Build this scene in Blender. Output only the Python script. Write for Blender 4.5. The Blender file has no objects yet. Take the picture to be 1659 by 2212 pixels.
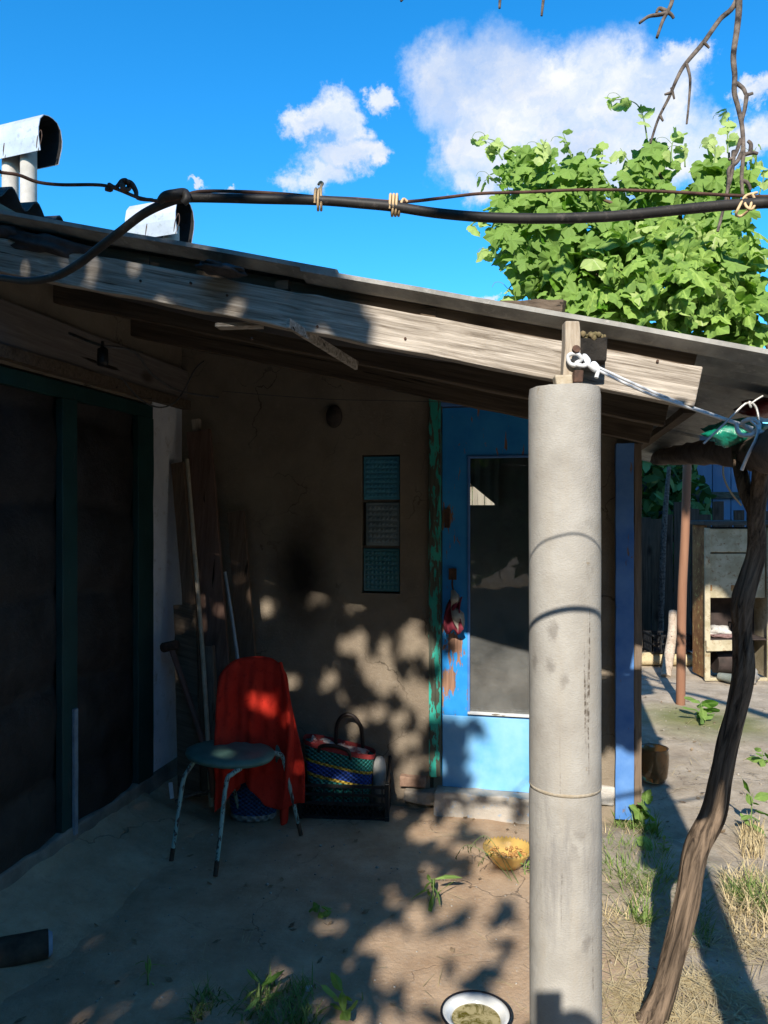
import bpy, math, random
from mathutils import Vector, Matrix, Euler, noise
R = random.Random(7)
sc = bpy.context.scene
COL = sc.collection
F = 1661.0; CU = 829.5; CV = 1106.0; EYE = 1.6     # photo scale used for measuring (1659 x 2212)

# ------------------------------------------------------------------ camera
cam = bpy.data.cameras.new('camera'); cam.sensor_fit = 'VERTICAL'; cam.sensor_height = 24.0
cam.lens = 24.0 * F / 2212.0; cam.clip_start = 0.02; cam.clip_end = 2000
co = bpy.data.objects.new('camera', cam); COL.objects.link(co)
co.location = (0, 0, EYE); co.rotation_euler = (math.radians(90), 0, 0); sc.camera = co

# ------------------------------------------------------------------ light
SUN = Vector((0.21, 1.0, -0.66)).normalized()       # direction the light travels
SUN_EL = math.asin(-SUN.z)
SUN_STRENGTH = 5.0; SKY_STRENGTH = 0.145; EXPOSURE = 0.52
sun = bpy.data.lights.new('sun', 'SUN'); sun.energy = SUN_STRENGTH; sun.angle = math.radians(0.53); sun.color = (1.0, 0.93, 0.82)
so = bpy.data.objects.new('sun', sun); COL.objects.link(so)
so.rotation_euler = SUN.to_track_quat('-Z', 'Y').to_euler(); so.location = (0, -5, 12)
sc.view_settings.view_transform = 'Standard'; sc.view_settings.look = 'None'
sc.view_settings.exposure = EXPOSURE; sc.view_settings.gamma = 1.0; sc.view_settings.use_curve_mapping = False

def build_world():
    w = bpy.data.worlds.new('World'); sc.world = w; w.use_nodes = True
    nt = w.node_tree; nt.nodes.clear(); N = nt.nodes.new; L = nt.links.new
    out = N('ShaderNodeOutputWorld'); bg = N('ShaderNodeBackground'); bg.inputs['Strength'].default_value = SKY_STRENGTH
    sky = N('ShaderNodeTexSky'); sky.sky_type = 'NISHITA'; sky.sun_disc = False
    sky.sun_elevation = SUN_EL
    d = -SUN
    sky.sun_rotation = math.atan2(d.x, d.y)
    sky.air_density = 1.0; sky.dust_density = 0.15; sky.ozone_density = 2.2
    hs = N('ShaderNodeHueSaturation'); hs.inputs['Saturation'].default_value = 1.38; hs.inputs['Value'].default_value = 1.0; hs.inputs['Hue'].default_value = 0.487
    L(sky.outputs[0], hs.inputs['Color'])
    gn = N('ShaderNodeMixRGB'); gn.blend_type = 'MULTIPLY'; gn.inputs[0].default_value = 1.0; gn.inputs[2].default_value = (0.58, 1.05, 1.32, 1); L(hs.outputs[0], gn.inputs[1])
    tc = N('ShaderNodeTexCoord')
    # warped direction for cloud shapes
    nz = N('ShaderNodeTexNoise'); nz.inputs['Scale'].default_value = 6.0; nz.inputs['Detail'].default_value = 8; nz.inputs['Roughness'].default_value = 0.62
    L(tc.outputs['Generated'], nz.inputs['Vector'])
    sub = N('ShaderNodeVectorMath'); sub.operation = 'SUBTRACT'; sub.inputs[1].default_value = (0.5, 0.5, 0.5); L(nz.outputs['Color'], sub.inputs[0])
    scl = N('ShaderNodeVectorMath'); scl.operation = 'SCALE'; scl.inputs['Scale'].default_value = 0.10; L(sub.outputs[0], scl.inputs[0])
    add = N('ShaderNodeVectorMath'); add.operation = 'ADD'; L(tc.outputs['Generated'], add.inputs[0]); L(scl.outputs[0], add.inputs[1])
    n5 = N('ShaderNodeTexNoise'); n5.inputs['Scale'].default_value = 24.0; n5.inputs['Detail'].default_value = 7; n5.inputs['Roughness'].default_value = 0.7; L(tc.outputs['Generated'], n5.inputs['Vector'])
    s5 = N('ShaderNodeVectorMath'); s5.operation = 'SUBTRACT'; s5.inputs[1].default_value = (0.5, 0.5, 0.5); L(n5.outputs['Color'], s5.inputs[0])
    k5 = N('ShaderNodeVectorMath'); k5.operation = 'SCALE'; k5.inputs['Scale'].default_value = 0.045; L(s5.outputs[0], k5.inputs[0])
    a5 = N('ShaderNodeVectorMath'); a5.operation = 'ADD'; L(add.outputs[0], a5.inputs[0]); L(k5.outputs[0], a5.inputs[1]); add = a5
    blobs = [(965,190,105,100),(1060,200,125,120),(1180,185,130,105),(1290,190,120,110),(1390,235,110,115),(1000,330,90,75),(1110,330,150,95),
             (1240,330,170,95),(1390,340,160,95),(1510,320,110,70),(1600,300,90,45),(1475,115,60,38),(1020,395,60,50),(1640,195,45,30),
             (665,270,55,38),(715,250,65,45),(750,290,45,35),(740,345,85,35),(690,385,60,32),(800,345,40,22),(815,222,32,26),(1075,648,28,12),(430,395,30,8),(520,412,35,7)]
    prev = None
    for (u, v, ru, rv) in blobs:
        c = Vector(((u-CU)/F, 1.0, -(v-CV)/F)); ln = c.length; c = c / ln
        m = N('ShaderNodeVectorMath'); m.operation = 'SUBTRACT'; m.inputs[1].default_value = c; L(add.outputs[0], m.inputs[0])
        k = N('ShaderNodeVectorMath'); k.operation = 'MULTIPLY'
        k.inputs[1].default_value = (F*ln/ru*1.07, 6.0, F*ln/rv*1.07); L(m.outputs[0], k.inputs[0])
        le = N('ShaderNodeVectorMath'); le.operation = 'LENGTH'; L(k.outputs[0], le.inputs[0])
        if prev is None: prev = le.outputs['Value']
        else:
            mn = N('ShaderNodeMath'); mn.operation = 'SMOOTH_MIN'; mn.inputs[2].default_value = 0.35
            L(prev, mn.inputs[0]); L(le.outputs['Value'], mn.inputs[1]); prev = mn.outputs[0]
    # ordinary scattered clouds elsewhere in the sky
    n2 = N('ShaderNodeTexNoise'); n2.inputs['Scale'].default_value = 2.6; n2.inputs['Detail'].default_value = 7; n2.inputs['Roughness'].default_value = 0.58
    L(add.outputs[0], n2.inputs['Vector'])
    r2 = N('ShaderNodeMapRange'); r2.inputs['From Min'].default_value = 0.60; r2.inputs['From Max'].default_value = 0.74; L(n2.outputs['Fac'], r2.inputs['Value'])
    sx = N('ShaderNodeSeparateXYZ'); L(tc.outputs['Generated'], sx.inputs[0])
    far = N('ShaderNodeMapRange'); far.inputs['From Min'].default_value = 0.62; far.inputs['From Max'].default_value = 0.42; L(sx.outputs['Y'], far.inputs['Value'])
    m2 = N('ShaderNodeMath'); m2.operation = 'MULTIPLY'; L(r2.outputs[0], m2.inputs[0]); L(far.outputs[0], m2.inputs[1])
    r1 = N('ShaderNodeMapRange'); r1.interpolation_type = 'SMOOTHSTEP'; r1.inputs['From Min'].default_value = 1.16; r1.inputs['From Max'].default_value = 0.48; L(prev, r1.inputs['Value'])
    n3 = N('ShaderNodeTexNoise'); n3.inputs['Scale'].default_value = 22.0; n3.inputs['Detail'].default_value = 6; n3.inputs['Roughness'].default_value = 0.6
    L(add.outputs[0], n3.inputs['Vector'])
    r3 = N('ShaderNodeMapRange'); r3.inputs['From Min'].default_value = 0.25; r3.inputs['From Max'].default_value = 0.62; r3.inputs['To Min'].default_value = 0.55; L(n3.outputs['Fac'], r3.inputs['Value'])
    md = N('ShaderNodeMath'); md.operation = 'MULTIPLY'; L(r1.outputs[0], md.inputs[0]); L(r3.outputs[0], md.inputs[1])
    mx = N('ShaderNodeMath'); mx.operation = 'MAXIMUM'; mx.use_clamp = True; L(md.outputs[0], mx.inputs[0]); L(m2.outputs[0], mx.inputs[1])
    # cloud brightness: whiter in the lit billows, bluish grey in the thick middle
    n4 = N('ShaderNodeTexNoise'); n4.inputs['Scale'].default_value = 9.0; n4.inputs['Detail'].default_value = 5; L(add.outputs[0], n4.inputs['Vector'])
    cr = N('ShaderNodeMixRGB'); cr.inputs[1].default_value = (3.3, 3.75, 4.6, 1); cr.inputs[2].default_value = (4.8, 4.9, 5.0, 1)
    r4 = N('ShaderNodeMapRange'); r4.inputs['From Min'].default_value = 0.36; r4.inputs['From Max'].default_value = 0.6; L(n4.outputs['Fac'], r4.inputs['Value']); L(r4.outputs[0], cr.inputs[0])
    mix = N('ShaderNodeMixRGB'); L(mx.outputs[0], mix.inputs[0]); L(gn.outputs[0], mix.inputs[1]); L(cr.outputs[0], mix.inputs[2])
    L(mix.outputs[0], bg.inputs['Color']); L(bg.outputs[0], out.inputs['Surface'])
build_world()

# ------------------------------------------------------------------ measuring helpers
def P(u, v, Y): return Vector(((u-CU)/F*Y, Y, EYE-(v-CV)/F*Y))
def G(u, v, z=0.0):
    Y = (EYE-z)*F/(v-CV); return P(u, v, Y)
O0 = Vector((-1.17, 4.45, 0)); EA = Vector((0.97662, -0.21492, 0)); EB = Vector((0.21492, 0.97662, 0)); EZ = Vector((0, 0, 1))
def B(a, b, z): return O0 + EA*a + EB*b + EZ*z
def RB(u, v, b=0.0):          # photo point -> (a, z) on the building plane b
    d = Vector(((u-CU)/F, 1.0, -(v-CV)/F)); n = EB
    t = (O0 + EB*b - Vector((0,0,EYE))).dot(n) / d.dot(n)
    p = Vector((0,0,EYE)) + d*t; return ((p-O0).dot(EA), p.z)
def RA(u, v, a=0.0):          # photo point -> (b, z) on the plane a
    d = Vector(((u-CU)/F, 1.0, -(v-CV)/F)); n = EA
    t = (O0 + EA*a - Vector((0,0,EYE))).dot(n) / d.dot(n)
    p = Vector((0,0,EYE)) + d*t; return ((p-O0).dot(EB), p.z)
SL = 0.237
def T(a): return 2.109 + SL*(2.1-a)     # top of the rafters

# ------------------------------------------------------------------ mesh builder
def catmull(pts, n=6):
    pts = [Vector(p) for p in pts]
    if len(pts) < 3: return pts
    out = []
    for i in range(len(pts)-1):
        p0 = pts[max(i-1,0)]; p1 = pts[i]; p2 = pts[i+1]; p3 = pts[min(i+2,len(pts)-1)]
        for k in range(n):
            t = k/n; t2 = t*t; t3 = t2*t
            out.append(0.5*((2*p1)+(p2-p0)*t+(2*p0-5*p1+4*p2-p3)*t2+(3*p1-p0-3*p2+p3)*t3))
    out.append(pts[-1]); return out
def lerp_list(vals, n):
    if len(vals) == 1: return [vals[0]]*n
    out = []
    for i in range(n):
        t = i/(n-1)*(len(vals)-1); k = min(int(t), len(vals)-2); f = t-k
        out.append(vals[k]*(1-f)+vals[k+1]*f)
    return out
class MB:
    def __init__(s): s.v = []; s.f = []; s.sm = []
    def add(s, vs, fs, smooth=False):
        o = len(s.v); s.v += [Vector(x) for x in vs]
        for f in fs: s.f.append([i+o for i in f]); s.sm.append(smooth)
        return s
    def hexa(s, c):      # 8 corners: bottom 0-3 ccw, top 4-7
        return s.add(c, [(3,2,1,0),(4,5,6,7),(0,1,5,4),(1,2,6,5),(2,3,7,6),(3,0,4,7)])
    def box(s, c, ax, ay, az, sx, sy, sz):
        c = Vector(c); ax = Vector(ax)*sx/2; ay = Vector(ay)*sy/2; az = Vector(az)*sz/2
        return s.hexa([c-ax-ay-az, c+ax-ay-az, c+ax+ay-az, c-ax+ay-az, c-ax-ay+az, c+ax-ay+az, c+ax+ay+az, c-ax+ay+az])
    def bbox(s, a0, a1, b0, b1, z0, z1):   # box in building coordinates
        return s.hexa([B(a0,b0,z0),B(a1,b0,z0),B(a1,b1,z0),B(a0,b1,z0),B(a0,b0,z1),B(a1,b0,z1),B(a1,b1,z1),B(a0,b1,z1)])
    def wbox(s, x0, x1, y0, y1, z0, z1):
        return s.hexa([(x0,y0,z0),(x1,y0,z0),(x1,y1,z0),(x0,y1,z0),(x0,y0,z1),(x1,y0,z1),(x1,y1,z1),(x0,y1,z1)])
    def tube(s, pts, radii, n=8, curve=5, jit=0.0, caps=True, flat=1.0):
        if curve: pts = catmull(pts, curve)
        pts = [Vector(p) for p in pts]
        rr = lerp_list(radii if isinstance(radii, (list, tuple)) else [radii], len(pts))
        t0 = (pts[1]-pts[0]).normalized(); up = Vector((0,0,1)) if abs(t0.z) < 0.9 else Vector((1,0,0))
        nx = t0.cross(up).normalized(); vs = []; fs = []
        for i, p in enumerate(pts):
            t = (pts[min(i+1,len(pts)-1)]-pts[max(i-1,0)])
            t = t.normalized() if t.length > 1e-9 else t0
            nx = (nx - t*nx.dot(t)); nx = nx.normalized() if nx.length > 1e-6 else t.orthogonal().normalized()
            ny = t.cross(nx)
            for k in range(n):
                an = 2*math.pi*k/n; r = rr[i]
                if jit: r *= 1+jit*noise.noise(Vector((math.cos(an)*1.7, math.sin(an)*1.7, 0))*1.3+p*3.2)+jit*0.25*noise.noise(Vector((math.cos(an)*4, math.sin(an)*4, 0))+p*9)+(jit*0.45*noise.noise(Vector((math.cos(an)*5, math.sin(an)*5, p.z*2.2))) if n >= 16 else 0)
                vs.append(p+nx*math.cos(an)*r+ny*math.sin(an)*r*flat)
        m = len(pts)
        for i in range(m-1):
            for k in range(n):
                k2 = (k+1) % n; fs.append((i*n+k, i*n+k2, (i+1)*n+k2, (i+1)*n+k))
        s.add(vs, fs, True)
        if caps:
            s.add(vs[:n], [tuple(range(n-1,-1,-1))]); s.add(vs[-n:], [tuple(range(n))])
        return s
    def lathe(s, c, prof, n=24, sx=1.0, sy=1.0, close=False, smooth=True):
        c = Vector(c); vs = []; fs = []
        for (r, z) in prof:
            for k in range(n):
                an = 2*math.pi*k/n; vs.append(c+Vector((math.cos(an)*r*sx, math.sin(an)*r*sy, z)))
        m = len(prof)
        for i in range(m-1):
            for k in range(n):
                k2 = (k+1) % n; fs.append((i*n+k, i*n+k2, (i+1)*n+k2, (i+1)*n+k))
        s.add(vs, fs, smooth); return s
    def plank(s, p0, p1, width, thick, side, segs=8, jit=0.002, seed=0, taper=1.0):
        """a board from p0 to p1, 'side' its width direction"""
        p0 = Vector(p0); p1 = Vector(p1); d = (p1-p0).normalized(); side = Vector(side); side = (side-d*side.dot(d)).normalized()
        nn = d.cross(side).normalized(); vs = []; fs = []
        for i in range(segs+1):
            t = i/segs; c = p0.lerp(p1, t); w = width*(1+(taper-1)*t)
            for (x, y) in ((-1,-1),(1,-1),(1,1),(-1,1)):
                q = c+side*(w/2*x)+nn*(thick/2*y)
                j = Vector((noise.noise(q*9+Vector((seed,0,x*3))), noise.noise(q*9+Vector((0,seed,y*3))), noise.noise(q*9+Vector((7,0,seed)))))*jit
                vs.append(q+j)
        for i in range(segs):
            for k in range(4):
                k2 = (k+1) % 4; fs.append((i*4+k, i*4+k2, (i+1)*4+k2, (i+1)*4+k))
        fs.append((3,2,1,0)); e = segs*4; fs.append((e,e+1,e+2,e+3))
        return s.add(vs, fs)
    def mesh(s, name):
        me = bpy.data.meshes.new(name); me.from_pydata(s.v, [], s.f); me.polygons.foreach_set('use_smooth', s.sm); me.update(); return me

# ------------------------------------------------------------------ object helpers
def tag(o, label=None, cat=None, group=None, kind=None):
    if label: o['label'] = label
    if cat: o['category'] = cat
    if group: o['group'] = group
    if kind: o['kind'] = kind
    return o
def thing(name, label, cat, loc=(0,0,0), group=None):
    o = bpy.data.objects.new(name, None); COL.objects.link(o); o.location = loc; o.empty_display_size = 0.1
    return tag(o, label, cat, group)
def attach(o, parent):
    o.parent = parent
    if parent is not None and parent.type == 'EMPTY': o.matrix_parent_inverse = Matrix.Translation(-parent.location)
def obj(name, mb, m, parent=None, bevel=0.0, label=None, kind=None, subsurf=0, me=None, solid=0.0):
    me = me or mb.mesh(name)
    o = bpy.data.objects.new(name, me); COL.objects.link(o)
    if m is not None and not me.materials: me.materials.append(m)
    if parent is not None: attach(o, parent)
    if solid:
        s = o.modifiers.new('solid', 'SOLIDIFY'); s.thickness = solid; s.offset = 0
    if bevel:
        bv = o.modifiers.new('bevel', 'BEVEL'); bv.width = bevel; bv.segments = 2; bv.limit_method = 'ANGLE'; bv.angle_limit = math.radians(40)
    if subsurf:
        ss = o.modifiers.new('sub', 'SUBSURF'); ss.levels = subsurf; ss.render_levels = subsurf
    if label: o['label'] = label
    if kind: o['kind'] = kind
    return o

# ------------------------------------------------------------------ materials
def newmat(name):
    m = bpy.data.materials.new(name); m.use_nodes = True; nt = m.node_tree
    b = nt.nodes['Principled BSDF']; return m, nt, b
def coords(nt, direction=None, stretch=12.0):
    tc = nt.nodes.new('ShaderNodeTexCoord'); o = tc.outputs['Object']
    if direction is None: return o
    mp = nt.nodes.new('ShaderNodeMapping'); mp.vector_type = 'TEXTURE'
    q = Vector((1,0,0)).rotation_difference(Vector(direction).normalized())
    mp.inputs['Rotation'].default_value = q.to_euler(); mp.inputs['Scale'].default_value = (stretch, 1, 1)
    nt.links.new(o, mp.inputs['Vector']); return mp.outputs[0]
def noise_node(nt, vec, scale, detail=6, rough=0.6, dist=0.0):
    n = nt.nodes.new('ShaderNodeTexNoise'); n.inputs['Scale'].default_value = scale; n.inputs['Detail'].default_value = detail
    n.inputs['Roughness'].default_value = rough; n.inputs['Distortion'].default_value = dist
    nt.links.new(vec, n.inputs['Vector']); return n.outputs['Fac']
def rng(nt, val, a, b, c=0.0, d=1.0):
    r = nt.nodes.new('ShaderNodeMapRange'); r.inputs['From Min'].default_value = a; r.inputs['From Max'].default_value = b
    r.inputs['To Min'].default_value = c; r.inputs['To Max'].default_value = d; nt.links.new(val, r.inputs['Value']); return r.outputs[0]
def mixc(nt, fac, c1, c2):
    m = nt.nodes.new('ShaderNodeMixRGB')
    for i, c in ((1, c1), (2, c2)):
        if isinstance(c, (tuple, list)): m.inputs[i].default_value = (c[0], c[1], c[2], 1)
        else: nt.links.new(c, m.inputs[i])
    if isinstance(fac, (int, float)): m.inputs[0].default_value = fac
    else: nt.links.new(fac, m.inputs[0])
    return m.outputs[0]
def mathn(nt, op, a, b=None):
    m = nt.nodes.new('ShaderNodeMath'); m.operation = op
    for i, x in ((0, a), (1, b)):
        if x is None: continue
        if isinstance(x, (int, float)): m.inputs[i].default_value = x
        else: nt.links.new(x, m.inputs[i])
    return m.outputs[0]
def bump(nt, b, h, strength=0.5, dist=0.01):
    bn = nt.nodes.new('ShaderNodeBump'); bn.inputs['Strength'].default_value = strength; bn.inputs['Distance'].default_value = dist
    nt.links.new(h, bn.inputs['Height']); nt.links.new(bn.outputs[0], b.inputs['Normal'])
def surf(name, c1, c2, scale=6, rough=0.85, bscale=60, bstr=0.4, bdist=0.004, c3=None, metal=0.0, direction=None, stretch=10, lo=0.35, hi=0.65, spec=0.3):
    m, nt, b = newmat(name); v = coords(nt, direction, stretch)
    f = rng(nt, noise_node(nt, v, scale, 8, 0.65), lo, hi); col = mixc(nt, f, c1, c2)
    if c3 is not None:
        f3 = rng(nt, noise_node(nt, v, scale*3.7, 6, 0.7), 0.56, 0.68); col = mixc(nt, f3, col, c3)
    nt.links.new(col, b.inputs['Base Color']); b.inputs['Roughness'].default_value = rough; b.inputs['Metallic'].default_value = metal
    b.inputs['Specular IOR Level'].default_value = spec
    if bstr: bump(nt, b, noise_node(nt, v, bscale, 8, 0.7), bstr, bdist)
    return m
def wood(name, c1, c2, direction, scale=70, stretch=22, crack=(0.02,0.015,0.01), rough=0.85, bstr=0.7, knots=True):
    m, nt, b = newmat(name); v = coords(nt, direction, stretch)
    g = noise_node(nt, v, scale, 6, 0.65, 0.6); col = mixc(nt, rng(nt, g, 0.32, 0.66), c1, c2)
    big = noise_node(nt, coords(nt, direction, 5), 7, 4, 0.6); col = mixc(nt, rng(nt, big, 0.5, 0.75, 0, 0.55), col, c1)
    v2 = coords(nt, direction, 30); cr = noise_node(nt, v2, 34, 4, 0.55, 0.3); cf = rng(nt, cr, 0.655, 0.70); col = mixc(nt, cf, col, crack)
    if knots:
        vo = nt.nodes.new('ShaderNodeTexVoronoi'); vo.inputs['Scale'].default_value = 4.2; nt.links.new(coords(nt, direction, 2.0), vo.inputs['Vector'])
        kf = rng(nt, vo.outputs['Distance'], 0.06, 0.17, 0.85, 0.0); col = mixc(nt, kf, col, (c1[0]*0.45, c1[1]*0.4, c1[2]*0.35))
    nt.links.new(col, b.inputs['Base Color']); b.inputs['Roughness'].default_value = rough; b.inputs['Specular IOR Level'].default_value = 0.2
    h = mathn(nt, 'SUBTRACT', g, cf); bump(nt, b, h, bstr, 0.004)
    return m
def peel(name, paint, paint2, under, direction, amount=0.5, scale=26, stretch=5, rough=0.55, patches=()):
    m, nt, b = newmat(name); v = coords(nt, direction, stretch)
    p = mixc(nt, rng(nt, noise_node(nt, coords(nt), 5, 6, 0.6), 0.35, 0.65), paint, paint2)
    n = noise_node(nt, v, scale, 7, 0.62, 0.4); 
    for (c, rad, k) in patches:
        d = nt.nodes.new('ShaderNodeVectorMath'); d.operation = 'SUBTRACT'; d.inputs[1].default_value = c; nt.links.new(coords(nt), d.inputs[0])
        e = nt.nodes.new('ShaderNodeVectorMath'); e.operation = 'DIVIDE'; e.inputs[1].default_value = rad; nt.links.new(d.outputs[0], e.inputs[0])
        l = nt.nodes.new('ShaderNodeVectorMath'); l.operation = 'LENGTH'; nt.links.new(e.outputs[0], l.inputs[0])
        n = mathn(nt, 'ADD', n, rng(nt, l.outputs['Value'], 0.0, 1.0, k, 0.0))
    f = rng(nt, n, amount-0.015, amount+0.015)
    w = mixc(nt, rng(nt, noise_node(nt, coords(nt, direction, 20), 90, 5, 0.6), 0.35, 0.65), under, (under[0]*0.5, under[1]*0.5, under[2]*0.5))
    nt.links.new(mixc(nt, f, p, w), b.inputs['Base Color']); b.inputs['Roughness'].default_value = rough; b.inputs['Specular IOR Level'].default_value = 0.35
    h = mathn(nt, 'SUBTRACT', mathn(nt, 'MULTIPLY', noise_node(nt, coords(nt, direction, 12), 60, 5, 0.6), 0.5), f); bump(nt, b, h, 0.6, 0.002)
    return m
def leafmat(name, c1, c2, trans=0.35, rough=0.45, scale=3.0):
    m, nt, b = newmat(name)
    oi = nt.nodes.new('ShaderNodeObjectInfo'); tc = nt.nodes.new('ShaderNodeTexCoord')
    f = rng(nt, noise_node(nt, coords(nt), scale, 3, 0.5), 0.3, 0.7)
    f = mathn(nt, 'FRACT', mathn(nt, 'ADD', f, oi.outputs['Random']))
    col = mixc(nt, f, c1, c2)
    sx = nt.nodes.new('ShaderNodeSeparateXYZ'); nt.links.new(tc.outputs['Object'], sx.inputs[0])
    rib = rng(nt, mathn(nt, 'ABSOLUTE', sx.outputs['X']), 0.045, 0.015, 0, 0.6); col = mixc(nt, rib, col, (min(1,c2[0]*1.5), min(1,c2[1]*1.3), c2[2]*2))
    geo = nt.nodes.new('ShaderNodeNewGeometry')
    back = mixc(nt, 0.4, col, (0.36, 0.48, 0.16)); col2 = mixc(nt, geo.outputs['Backfacing'], col, back)
    nt.links.new(col2, b.inputs['Base Color']); b.inputs['Roughness'].default_value = 0.62; b.inputs['Specular IOR Level'].default_value = 0.16
    tr = nt.nodes.new('ShaderNodeBsdfTranslucent'); nt.links.new(mixc(nt, 0.5, col, (0.30, 0.55, 0.03)), tr.inputs['Color'])
    mx = nt.nodes.new('ShaderNodeMixShader'); mx.inputs[0].default_value = trans
    nt.links.new(b.outputs[0], mx.inputs[1]); nt.links.new(tr.outputs[0], mx.inputs[2])
    nt.links.new(mx.outputs[0], nt.nodes['Material Output'].inputs['Surface']); return m

DA = EA + Vector((0,0,-SL)); DA.normalize()
M = {}
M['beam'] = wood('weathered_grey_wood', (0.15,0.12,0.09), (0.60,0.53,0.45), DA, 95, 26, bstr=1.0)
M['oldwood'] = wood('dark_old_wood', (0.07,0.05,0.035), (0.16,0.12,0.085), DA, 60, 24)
M['board_v'] = wood('brown_board', (0.10,0.065,0.045), (0.19,0.13,0.09), (0.05,0,1), 60, 24)
M['postwood'] = wood('grey_post_wood', (0.28,0.22,0.16), (0.5,0.43,0.34), (0,0,1), 80, 14, knots=False)
M['slate'] = surf('fibre_cement_sheet', (0.23,0.225,0.21), (0.40,0.39,0.36), 9, 0.9, 90, 0.4, 0.003, c3=(0.42,0.40,0.37))
M['slate_edge'] = M['slate']
M['zinc'] = surf('galvanised_sheet', (0.50,0.52,0.55), (0.66,0.68,0.71), 5, 0.42, 30, 0.12, 0.004, c3=(0.4,0.41,0.43), metal=0.35)
M['cap_dark'] = surf('near_black_lining', (0.008,0.008,0.009), (0.018,0.017,0.017), 9, 0.95)
M['asbestos'] = surf('asbestos_pipe', (0.42,0.39,0.34), (0.55,0.52,0.47), 7, 0.9, 120, 0.35, 0.003)
M['plinth'] = surf('rough_concrete', (0.17,0.15,0.13), (0.30,0.27,0.23), 8, 0.95, 40, 0.7, 0.012)
M['whitewash'] = surf('whitewashed_plaster', (0.60,0.61,0.66), (0.76,0.77,0.80), 4, 0.9, 60, 0.3, 0.004, c3=(0.52,0.50,0.49))
M['green'] = peel('dark_green_paint', (0.006,0.035,0.032), (0.010,0.05,0.045), (0.06,0.06,0.05), (0,0,1), 0.66)
M['jade'] = peel('peeling_jade_paint', (0.015,0.28,0.22), (0.04,0.42,0.33), (0.10,0.11,0.08), (0,0,1), 0.485, 34, 4.5)
_pa = [RB(984,1400), RB(966,1470), RB(960,1120)]
M['blue'] = peel('sky_blue_door_paint', (0.010,0.22,0.62), (0.03,0.31,0.72), (0.36,0.20,0.13), (0,0,1), 0.635, 30, 4, patches=[(B(a,0,z), (0.09,0.2,0.10*k2), k) for (a, z), k, k2 in ((_pa[0],0.30,1.1),(_pa[1],0.33,1.5),(_pa[2],0.22,1.0))])
M['bluepanel'] = peel('chalky_blue_panel', (0.12,0.40,0.76), (0.25,0.52,0.82), (0.30,0.2,0.15), (0,0,1), 0.72, 20, 4)
M['bluepost'] = peel('blue_post_paint', (0.05,0.17,0.48), (0.13,0.28,0.58), (0.25,0.17,0.12), (0,0,1), 0.66, 24, 5)
M['bead'] = peel('worn_white_bead', (0.45,0.50,0.58), (0.62,0.62,0.60), (0.2,0.16,0.12), (1,0,0), 0.62)
M['vinyl'] = surf('dark_oilcloth', (0.016,0.014,0.014), (0.036,0.031,0.029), 7, 0.5, 14, 0.4, 0.02)
M['iron'] = surf('rusty_iron', (0.05,0.035,0.028), (0.14,0.075,0.05), 30, 0.8, 120, 0.4, 0.002, metal=0.3)
M['rubber'] = surf('black_rubber_hose', (0.012,0.012,0.012), (0.035,0.032,0.03), 18, 0.55, 90, 0.25, 0.001, c3=(0.07,0.06,0.055))
M['rustwire'] = surf('rusty_wire', (0.05,0.025,0.018), (0.13,0.07,0.05), 40, 0.75, 90, 0.2, 0.001)
M['tie'] = surf('yellow_wire_insulation', (0.55,0.38,0.20), (0.68,0.50,0.30), 30, 0.5, 60, 0.1, 0.001)
M['rope'] = surf('white_plastic_cord', (0.62,0.64,0.66), (0.74,0.75,0.76), 40, 0.5, 90, 0.2, 0.001)
M['bark'] = wood('vine_bark', (0.022,0.016,0.012), (0.25,0.18,0.125), (0.25,0,1), 70, 14, crack=(0.012,0.01,0.008), bstr=1.0, knots=False)
M['twig'] = surf('grey_twig_bark', (0.03,0.024,0.022), (0.22,0.18,0.15), 40, 0.9, 90, 0.6, 0.003)
M['cord_grey'] = surf('dull_cable', (0.05,0.05,0.05), (0.10,0.10,0.10), 20, 0.7, 60, 0.1, 0.001)

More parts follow.
